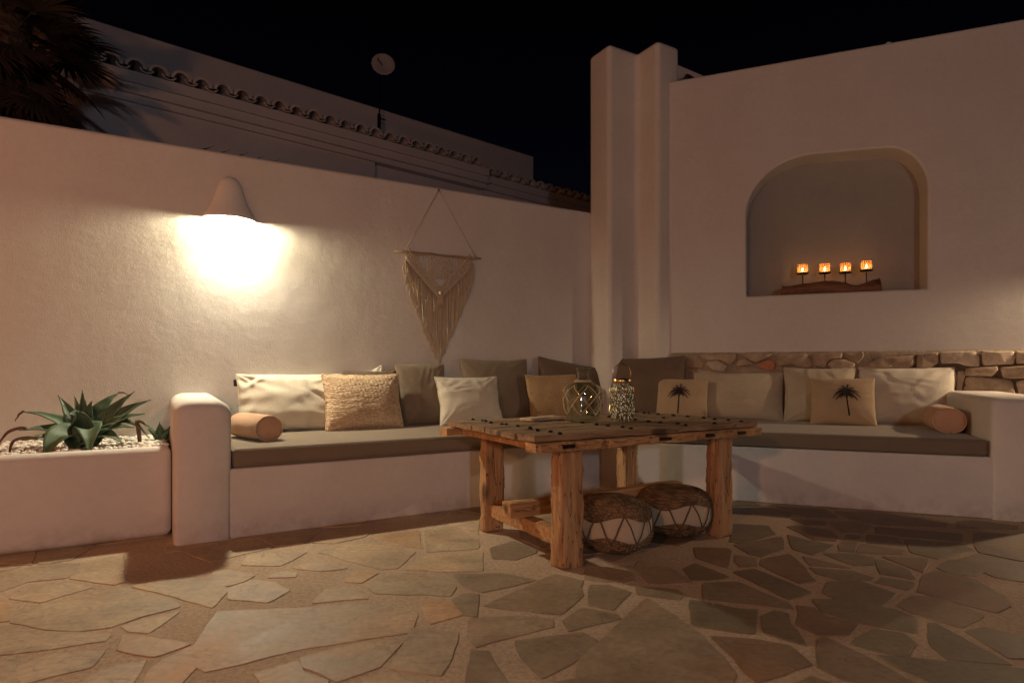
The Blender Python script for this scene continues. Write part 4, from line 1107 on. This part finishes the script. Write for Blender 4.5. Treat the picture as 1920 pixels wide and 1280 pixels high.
# ================================================================ MACRAME
t0_, zt = on_left(822, 357); sl, zl = on_left(738, 472); sr, zr = on_left(899, 486); sb, zb = on_left(825, 676)
MC = thing('macrame_hanging', 'knotted cream macrame wall hanging with a long fringe on the garden wall', 'wall hanging', LP((sl+sr)/2, D-.0, 0), ANG_L)
hw = (sr-sl)/2; cz = (zl+zr)/2
bm = bmesh.new(); tube(bm, [(-hw+2*hw*i/10, -.03+.003*math.sin(i*1.3), zl+(zr-zl)*i/10+.004*math.sin(i*2)) for i in range(11)], .011, 9, rads=[.008]+[.011+.0015*math.sin(i) for i in range(9)]+[.007]); obj('dowel', bm, M_BOARD, MC, smooth=True)
bm = bmesh.new(); apex = (t0_-(sl+sr)/2, -.012, zt)
tube(bm, [(-hw+.09, -.03, cz+.008), apex], .0035, 6); tube(bm, [apex, (hw-.05, -.03, cz+.008)], .0035, 6); obj('hanging_cord', bm, M_CORD, MC, smooth=True)
bm = bmesh.new(); bmesh.ops.create_uvsphere(bm, u_segments=8, v_segments=6, radius=.008, matrix=Matrix.Translation((apex[0], -.008, zt+.002))); obj('nail', bm, M_IRON, MC)
rnd = random.Random(8); pw = hw-.095; zbm = zb-.03
def low_edge(x):                  # lower outline of the fringe, a deep V
    q = abs(x/pw); return cz-(.20+(cz-zbm-.20)*(1-q)**.85)
def mid_edge(x):                  # lower outline of the knotted panel
    q = abs(x/pw); return cz-.06-.33*(1-q)**.9
bmf = bmesh.new(); n = 66
for i in range(n):
    x = -pw+2*pw*i/(n-1); zs = mid_edge(x); ze = low_edge(x)+rnd.uniform(-.025, .025); pts = []
    sway = rnd.uniform(-.006, .006); y0 = -.028+rnd.uniform(-.014, .008)
    k_ = 7
    for j in range(k_+1):
        t_ = j/k_; pts.append((x*(1-.10*t_)+sway*t_+.002*math.sin(j*2+i), y0+.002*math.sin(j*1.7+i), zs+(ze-zs)*t_))
    tube(bmf, pts, .0046, 5)
    if i % 3 == 0 or abs(x) > pw*.8: # outer tassel layer
        xs = x; zs2 = zs-.02
        for q in range(3):
            tube(bmf, [(xs+q*.004-.004, y0-.010, zs2), (xs+q*.007-.007+rnd.uniform(-.003, .003), y0-.012, zs2-rnd.uniform(.10, .15))], .0026, 4)
# short tassels that hang on the outline
for sgn in (-1, 1):
    for i in range(22):
        q = i/21; x = sgn*pw*(1-q*.93); z = low_edge(x)+.10+(.04 if sgn > 0 else 0); bx = x*1.03
        for k in range(5):
            tube(bmf, [(bx, -.036, z), (bx+rnd.uniform(-.012, .012)+sgn*.006, -.038, z-.05), (bx+rnd.uniform(-.014, .014)+sgn*.008, -.036, z-rnd.uniform(.08, .13))], .0024, 4)
obj('fringe', bmf, M_CORD, MC, smooth=True)
bm = bmesh.new()
for i in range(44):               # larks-head loops and vertical cords of the panel
    x = -pw+2*pw*i/43
    tube(bm, [(x, -.018, cz-.004), (x, -.044, cz+.004), (x, -.043, cz-.018)], .0036, 5)
    ze = mid_edge(x)
    if abs(x) > .05 and i % 2 == 0 or abs(x) > pw*.62: tube(bm, [(x, -.036+.003*math.sin(j+i), cz-.015+(ze-cz+.015)*j/5) for j in range(6)], .0036, 5)
def vee(off, r, y, amp=.0, step=30, wmul=1.0):
    pts = []
    for i in range(step+1):
        x = (-1+2*i/step)*pw*wmul; pts.append((x, y+amp*math.sin(i*2.2), mid_edge(x/wmul)+off))
    tube(bm, pts, r, 6)
vee(.006, .0055, -.040, .002); vee(.018, .0045, -.042, .002); vee(.085, .0045, -.042, .002, 30, .93); vee(.097, .0045, -.040, .002, 30, .93)
for i in range(11):               # row of round knot rings along the two arms of the V
    for sgn in (-1, 1):
        x = sgn*pw*(.10+.80*i/10); z = mid_edge(x)+.052; r = .017
        tube(bm, [(x+r*math.cos(2*math.pi*k/12), -.043, z+r*1.15*math.sin(2*math.pi*k/12)) for k in range(13)], .0038, 5)
for r_ in range(7):               # central diamond net
    for c_ in range(-3, 4):
        x = c_*.03+(.015 if r_ % 2 else 0); z = cz-.03-r_*.027
        if z < mid_edge(x)+.10: continue
        for sg in (-1, 1): tube(bm, [(x, -.04, z), (x+sg*.015, -.041, z-.027)], .0036, 5)
        bmesh.ops.create_icosphere(bm, subdivisions=1, radius=.0065, matrix=Matrix.Translation((x, -.042, z)))
for k in range(12): tube(bm, [((k-5.5)*.0035, -.048, mid_edge(0)+.05), ((k-5.5)*.006, -.050, mid_edge(0)-.05-rnd.uniform(0, .02))], .0028, 4)
bmesh.ops.create_uvsphere(bm, u_segments=10, v_segments=8, radius=.02, matrix=Matrix.Translation((0, -.047, mid_edge(0)+.05)))
obj('knotted_panel', bm, M_CORD, MC, smooth=True)

# ================================================================ CANDLE HOLDER IN THE NICHE
s0, _ = on_right(1463, 550, .10); s1_, _ = on_right(1651, 543, .10)
CH = thing('log_candle_holder', 'driftwood log carrying four lit glass candle cups in the niche', 'candle holder', RP((s0+s1_)/2, .085, nb+.001), ANG_R)
ln = s1_-s0
bm = bmesh.new(); rows = []; m_ = 40
for i in range(m_+1):
    x = -ln/2+ln*i/m_; t_ = i/m_
    top = .085+.030*math.exp(-((t_-.45)/.22)**2)-.030*math.exp(-((t_-.76)/.08)**2)+.035*max(0, (t_-.85)/.15)
    top += .008*fbm((x, 1, 0), 16); wd_ = .055+.01*fbm((x, 5, 0), 7)
    pts = [(-wd_, 0), (-wd_*1.1, top*.35), (-wd_*.95, top*.75), (-wd_*.45, top), (wd_*.3, top*1.02), (wd_*.9, top*.8), (wd_, top*.3), (wd_*.9, 0)]
    sh = .018*(1 if i == 0 else 0)
    rows.append([bm.verts.new((x+(.016*(pz/top) if i == 0 else -.012*(pz/top) if i == m_ else 0), py+.006*noise.noise(Vector((x*30, py*30, pz*30))), pz+(.004*noise.noise(Vector((x*40, py*20, pz*30))) if pz > 0 else 0))) for py, pz in pts])
for a_, b_ in zip(rows, rows[1:]):
    for k in range(8): bm.faces.new((a_[k], a_[(k+1) % 8], b_[(k+1) % 8], b_[k]))
bm.faces.new(rows[0]); bm.faces.new(rows[-1])
obj('log', bm, M_DRIFT, CH, smooth=True)
def amber():
    m, t, b = mat('amber_hobnail_glass'); v = coords(t)
    gl = nd(t, 'ShaderNodeBsdfGlossy'); gl.inputs[0].default_value = (1, .6, .4, 1); gl.inputs['Roughness'].default_value = .15
    tr = nd(t, 'ShaderNodeBsdfTranslucent'); tr.inputs[0].default_value = (.85, .36, .15, 1)
    tp = nd(t, 'ShaderNodeBsdfTransparent'); tp.inputs[0].default_value = (1, .82, .58, 1)
    uv = nd(t, 'ShaderNodeUVMap'); ck = nd(t, 'ShaderNodeMapping'); ck.inputs['Scale'].default_value = (15, 5, 1); t.links.new(uv.outputs[0], ck.inputs[0])
    vo = nd(t, 'ShaderNodeTexVoronoi', Scale=1.0, Randomness=.12); t.links.new(ck.outputs[0], vo.inputs['Vector'])
    f = ramp(t, vo.outputs['Distance'], ((.30, (0, 0, 0)), (.42, (1, 1, 1))))
    m1 = nd(t, 'ShaderNodeMixShader'); t.links.new(f, m1.inputs[0]); t.links.new(tp.outputs[0], m1.inputs[1]); t.links.new(tr.outputs[0], m1.inputs[2])
    m2 = nd(t, 'ShaderNodeMixShader'); m2.inputs[0].default_value = .10; t.links.new(m1.outputs[0], m2.inputs[1]); t.links.new(gl.outputs[0], m2.inputs[2])
    t.links.new(m2.outputs[0], t.nodes['Material Output'].inputs[0]); t.nodes.remove(b)
    return m
M_AMBER = amber()
M_FLAME, t, b = mat('candle_flame'); t.nodes.remove(b)
em = nd(t, 'ShaderNodeEmission'); em.inputs[0].default_value = (1, .62, .25, 1); em.inputs[1].default_value = 60; t.links.new(em.outputs[0], t.nodes['Material Output'].inputs[0])
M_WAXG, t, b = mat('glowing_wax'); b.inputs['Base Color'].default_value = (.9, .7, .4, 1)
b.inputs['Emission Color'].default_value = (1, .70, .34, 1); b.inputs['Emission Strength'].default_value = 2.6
for (u, vplate) in ((1505, 514), (1546.5, 513), (1585, 512), (1624.5, 508)):
    s, _ = on_right(u, 500, .085); x = s-(s0+s1_)/2
    q = E0+B*s+M*.085; zp = zat(vplate, q.y)-nb
    bm = bmesh.new(); tube(bm, [(x, 0, .06), (x, 0, zp)], .0045, 8); obj('stem', bm, M_IRON, CH, smooth=True)
    bm = bmesh.new(); lathe(bm, [(0, zp-.003), (.048, zp-.003), (.052, zp+.002), (.052, zp+.010), (.048, zp+.010), (.047, zp+.002), (0, zp+.002)], 24, x, 0); obj('cup_plate', bm, M_IRON, CH, smooth=True)
    bm = bmesh.new(); uvl = bm.loops.layers.uv.new('UVMap'); n = 28
    pr = [(.034, 0), (.041, .012), (.044, .030), (.044, .055), (.043, .075), (.040, .086)]; rows = []
    for r, z in pr: rows.append([bm.verts.new((x+r*math.cos(2*math.pi*k/n), r*math.sin(2*math.pi*k/n), zp+.003+z)) for k in range(n)])
    for i in range(len(pr)-1):
        for k in range(n):
            f = bm.faces.new((rows[i][k], rows[i][(k+1) % n], rows[i+1][(k+1) % n], rows[i+1][k]))
            for l, (uu, vv) in zip(f.loops, ((k/n, pr[i][1]/.086), ((k+1)/n, pr[i][1]/.086), ((k+1)/n, pr[i+1][1]/.086), (k/n, pr[i+1][1]/.086))): l[uvl].uv = (uu, vv)
    cup = obj('glass_cup', bm, M_AMBER, CH, smooth=True)
    bm = bmesh.new(); lathe(bm, [(0, zp+.004), (.028, zp+.004), (.028, zp+.022), (0, zp+.022)], 18, x, 0); obj('candle', bm, M_WAXG, cup, smooth=False)
    bm = bmesh.new(); lathe(bm, [(0, zp+.022), (.006, zp+.030), (.007, zp+.038), (.004, zp+.050), (0, zp+.062)], 10, x, 0); obj('flame', bm, M_FLAME, cup, smooth=True)

# ================================================================ NEIGHBOUR'S HOUSE
AN = math.atan2(.653, .757)
NA = Vector((.757, .653)); NN = Vector((-.653, .757))
# eave line passes through the sight line of pixel (605, 216) at 7.9 m
Yn = 7.9; NP0 = Vector(((605-CX)/FPX*Yn, Yn)); ZE = 1+(HZ-216)/FPX*Yn
H = thing('neighbour_house', 'neighbouring white house with a row of clay tiles along its eave behind the garden wall', 'house', (NP0.x, NP0.y, 0), AN)
def nb_s(u, dist): p = NP0+NN*dist; return hit(u, p, NA)
se = nb_s(921, 0); sw = nb_s(703, .17)
bm = bmesh.new(); box(bm, -7, sw, .17, .9, 0, ZE-.1); obj('wall', bm, M_NEIGH, H)
bm = bmesh.new(); box(bm, sw+.002, 9, .27, .95, 0, ZE-.12); obj('wall', bm, M_NEIGH, H)
sp_ = nb_s(1001, 1.3); q = NP0+NN*1.3+NA*nb_s(605, 1.3); zpar = zat(170, q.y)
bm = bmesh.new(); box(bm, -8, sp_, 1.3, 1.6, 2, zpar); bev(obj('parapet', bm, M_NEIGH, H), .03, 3)
def cornice(x0, x1, dz, dy):
    bm = bmesh.new()
    box(bm, x0, x1, .05+dy, 1.2, ZE-.20+dz, ZE-.085+dz)         # fascia
    box(bm, x0, x1, .085+dy, 1.2, ZE-.25+dz, ZE-.2005+dz)
    box(bm, x0, x1, .07+dy, 1.2, ZE-.31+dz, ZE-.2505+dz)
    box(bm, x0, x1, .125+dy, 1.2, ZE-.385+dz, ZE-.3105+dz)
    obj('cornice', bm, M_NEIGH, H)
    bm = bmesh.new(); box(bm, x0, x1, .10+dy, 1.25, ZE-.0845+dz, ZE-.06+dz); 
    p = .22; n = int((x1-x0)/p); k = 10
    for i in range(n):
        cx_ = x0+(i+.5)*p; rnd_ = random.Random(i*3+int(dz*100)); jy = rnd_.uniform(-.012, .012); jz = rnd_.uniform(-.005, .005)
        for (sgn, wdt, hh, zc, y0) in ((1, .104, .100, ZE-.055+dz, .0), (-1, .072, .050, ZE-.022+dz, .05)):
            cxx = cx_+(0 if sgn == 1 else p/2); rows = []
            for y in (y0+dy+jy, y0+dy+.6, y0+dy+1.2):
                rise = (y-y0-dy)*.17; ring = []
                for rr in (1.0, .74):
                    for q_ in range(k+1):
                        a_ = math.pi*q_/k; ring.append(bm.verts.new((cxx+wdt*rr*math.cos(a_)*(1 if rr == 1 else .95), y, zc+jz+rise+sgn*(hh*rr*math.sin(a_)-.0))))
                rows.append(ring)
            for a_, b_ in zip(rows, rows[1:]):
                for q_ in range(k):
                    bm.faces.new((a_[q_], a_[q_+1], b_[q_+1], b_[q_])); o2 = k+1
                    bm.faces.new((a_[o2+q_], b_[o2+q_], b_[o2+q_+1], a_[o2+q_+1]))
            r0_ = rows[0]
            for q_ in range(k): bm.faces.new((r0_[q_], r0_[q_+1], r0_[k+1+q_+1], r0_[k+1+q_]))
    obj('roof', bm, M_TILE, H)
cornice(-5.5, se, 0, 0); cornice(se+.01, 9.0, -.06, .12)

q = NP0+NN*1.05+NA*nb_s(711, 1.05)
AT = thing('antenna_dish', 'small round white dish on a thin dark pole above the neighbouring roof', 'antenna', (q.x, q.y, ZE-.1), 0)
zd = zat(123, q.y)-(ZE-.1); rd = 21.5/FPX*q.y
bm = bmesh.new(); tube(bm, [(0, 0, 0), (0, 0, zat(214, q.y)-ZE+.1)], .028, 10); tube(bm, [(0, 0, 0), (.01, 0, zd-.05)], .011, 8); obj('pole', bm, M_IRON, AT, smooth=True)
bm = bmesh.new(); lathe(bm, [(0, -.035), (rd*.5, -.024), (rd*.85, -.006), (rd, .006), (rd*1.01, .010), (rd*.97, .012), (rd*.5, -.014), (0, -.022)], 36)
bmesh.ops.transform(bm, matrix=Matrix.Translation((.07, -.03, zd)) @ Matrix.Rotation(R(14), 4, 'Z') @ Matrix.Rotation(R(82), 4, 'X'), verts=bm.verts); obj('dish', bm, M_DISH, AT, smooth=True)
bm = bmesh.new(); tube(bm, [(.06, -.05, zd-.02), (.03, -.17, zd+.0), (.02, -.19, zd+.01)], .007, 6, rads=[.006, .008, .016]); obj('feed_arm', bm, M_IRON, AT, smooth=True)
zb_ = zat(222, q.y)-(ZE-.1)
bm = bmesh.new(); tube(bm, [(0, -.02, zb_), (.11, -.05, zb_-.05)], .009, 6); tube(bm, [(.0, -.02, zb_+.03), (.07, -.04, zb_+.02)], .005, 6); obj('bracket', bm, M_IRON, AT)

# ================================================================ RIGHT: ROOF BITS ABOVE THE HOUSE WALL
q0 = RP(.0, .46); bm = bmesh.new()
ux = hit(1275, Vector((RP(0, 1.6).x, RP(0, 1.6).y)), B); uy = hit(1322, Vector((RP(0, 1.6).x, RP(0, 1.6).y)), B)
p_l = RP(ux, 1.6); p_r = RP(uy, 1.6)
zl_, zr_ = zat(124, p_l.y), zat(144, p_r.y)
vsl = [bm.verts.new(v) for v in ((ux-.10, 1.6, 2.5), (uy+1.2, 1.6, 2.5), (uy+1.2, 1.6, zr_-(zl_-zr_)/(uy-ux)*1.2), (ux-.10, 1.6, zl_+(zl_-zr_)/(uy-ux)*.1))]
f = bm.faces.new(vsl); ex = bmesh.ops.extrude_face_region(bm, geom=[f]); bmesh.ops.translate(bm, vec=(0, .2, 0), verts=[v for v in ex['geom'] if isinstance(v, bmesh.types.BMVert)])
o = obj('gable_wall', bm, M_NEIGH); place(o, RP(0, 0), ANG_R); tag(o, 'sloping top of a pale wall just visible behind the house wall, right of the corner pier', 'wall')
p_ = Vector((RP(0, .25).x, RP(0, .25).y)); s = hit(1286, p_, B); q = RP(s, .25, Z_TOP)
fx = thing('floodlight', 'small dark unlit floodlight on the house wall beside the corner pier', 'floodlight', q, ANG_R)
bm = bmesh.new(); tube(bm, [(0, 0, 0), (0, 0, .06)], .015, 8); tube(bm, [(-.04, 0, .06), (.06, 0, .05)], .012, 6); obj('bracket', bm, M_IRON, fx, smooth=True)
bm = bmesh.new(); rough_box(bm, -.045, .045, -.03, .03, .0, .07, .02, .002, 3)
bmesh.ops.transform(bm, matrix=Matrix.Translation((.01, -.02, .065)) @ Matrix.Rotation(R(35), 4, 'Y') @ Matrix.Rotation(R(-20), 4, 'X'), verts=bm.verts); obj('lamp_head', bm, M_IRON, fx, smooth=True)
bm = bmesh.new(); tube(bm, [(-.03, -.075, .05), (.05, -.07, .115)], .005, 5); tube(bm, [(-.04, -.07, .055), (-.055, -.06, .075), (-.02, -.06, .10)], .004, 5); tube(bm, [(-.01, -.06, .12), (.02, -.06, .135), (.035, -.06, .12)], .004, 5); obj('chrome_trim', bm, M_GOLD, fx, smooth=True)
p_ = Vector((RP(0, .06).x, RP(0, .06).y)); s = hit(1667, p_, B); q = RP(s, .06, Z_TOP-.002)
bm = bmesh.new(); bmesh.ops.create_icosphere(bm, subdivisions=3, radius=.028)
for v in bm.verts: v.co = Vector((v.co.x*1.25, v.co.y, max(-.008, v.co.z*.8)))*(1+.2*noise.noise(v.co*40))
bmesh.ops.translate(bm, verts=bm.verts, vec=(0, 0, .008))
o = obj('loose_stone', bm, M_PEB, smooth=True); place(o, q, 0); tag(o, 'small pale stone lying on top of the high house wall', 'stone')

# leafy tips poking up behind the garden wall
for i, (u, hpx, label) in enumerate(((378, 13, 'largest dark leaf tip poking over the garden wall, furthest from the macrame'), (413, 8, 'dark leaf tip over the garden wall, second from the palm'),
        (446, 8, 'dark leaf tip over the garden wall, third from the palm'), (479, 6, 'dark leaf tip over the garden wall, fourth from the palm'), (511, 5, 'lowest dark leaf tip over the garden wall, nearest the macrame'))):
    s, _ = on_left(u, 300, D+.30); q = LP(s, D+.30, 0); h = hpx/FPX*q.y
    t = thing('climber_shoot', label, 'plant', (q.x, q.y, 2.35), ANG_L, 'climber shoots behind the garden wall')
    # the wall's coping hides the first centimetres from this eye level
    sight = (2.63-1)*q.y/(LP(s, D).y)+1-2.35
    bm = bmesh.new(); tube(bm, [(0, 0, -.6), (0, 0, sight-.03)], .006, 5); obj('stem', bm, M_DEAD, t)
    bm = bmesh.new()
    leaf(bm, (-.03, 0, sight-.03), R(20), R(24), .09+h*1.3, .035, R(20), 0, .3, nseg=6); leaf(bm, (-.02, 0, sight-.045), R(160), R(20), .07, .03, R(-10), 0, .3, nseg=6)
    leaf(bm, (0, 0, sight-.05), R(60), R(50), .06+h*.6, .03, R(-20), 0, .3, nseg=6)
    obj('leaf', bm, M_PALMLEAF, t, smooth=True, recalc=False)

# ================================================================ PALM TREE
pq = Vector(((12-CX)/FPX*4.9, 4.9))
PT = thing('fan_palm', 'dark fan palm with a shaggy skirt of hanging leaves behind the garden wall', 'palm tree', (pq.x, pq.y, 0), 0)
bm = bmesh.new(); tube(bm, [(0, 0, 0), (.02, 0, 1), (.0, .02, 2), (.01, 0, 3), (0, 0, 3.9)], .17, 14, rads=[.22, .18, .17, .18, .16]); obj('trunk', bm, M_TRUNK, PT, smooth=True)
rnd = random.Random(31)
def fan(bm, base, az, el, pet, rad, droop, nb_=26):
    d = Vector((math.cos(az)*math.cos(el), math.sin(az)*math.cos(el), math.sin(el)))
    sd = Vector((-math.sin(az), math.cos(az), 0)); up = sd.cross(d)
    c = Vector(base)+d*pet; tube(bm, [base, c], .008, 4, caps=False)
    for k in range(nb_):
        a_ = R(-95+190*k/(nb_-1)); v0 = d*math.cos(a_)+sd*math.sin(a_); ln_ = rad*(1-.25*abs(math.sin(a_)))*rnd.uniform(.85, 1.1)
        p = c.copy(); rows = []; dirv = v0.copy(); wv = .016
        sdv = v0.cross(up); 
        for i in range(7):
            t_ = i/6; w_ = wv*math.sin(math.pi*(.18+.82*t_))+.0008
            rows.append((bm.verts.new(p+sdv*w_), bm.verts.new(p-up*w_*.5), bm.verts.new(p-sdv*w_)))
            p = p+dirv*(ln_/6); dirv = (dirv+Vector((0, 0, -droop*t_*.5))+sdv*rnd.uniform(-.05, .05)).normalized()
        for r0_, r1_ in zip(rows, rows[1:]):
            for q_ in (0, 1): bm.faces.new((r0_[q_], r0_[q_+1], r1_[q_+1], r1_[q_]))
bm = bmesh.new()
for i in range(34):
    az = i*2.39996; el = R(rnd.uniform(-20, 62)); fan(bm, (0.05*math.cos(az), .05*math.sin(az), 3.75+rnd.uniform(-.1, .25)), az, el, rnd.uniform(.22, .38), rnd.uniform(.38, .52), rnd.uniform(.3, .7))
obj('crown', bm, M_PALMLEAF, PT, recalc=False)
bm = bmesh.new()
for i in range(54):
    az = i*2.39996; el = R(rnd.uniform(-82, -30)); fan(bm, (.14*math.cos(az), .14*math.sin(az), rnd.uniform(2.95, 3.75)), az, el, rnd.uniform(.12, .3), rnd.uniform(.36, .56), rnd.uniform(.4, .9), 22)
o = obj('leaf_skirt', bm, M_PALMDRY, PT, recalc=False); o['label'] = 'brown dead leaves hanging round the trunk'
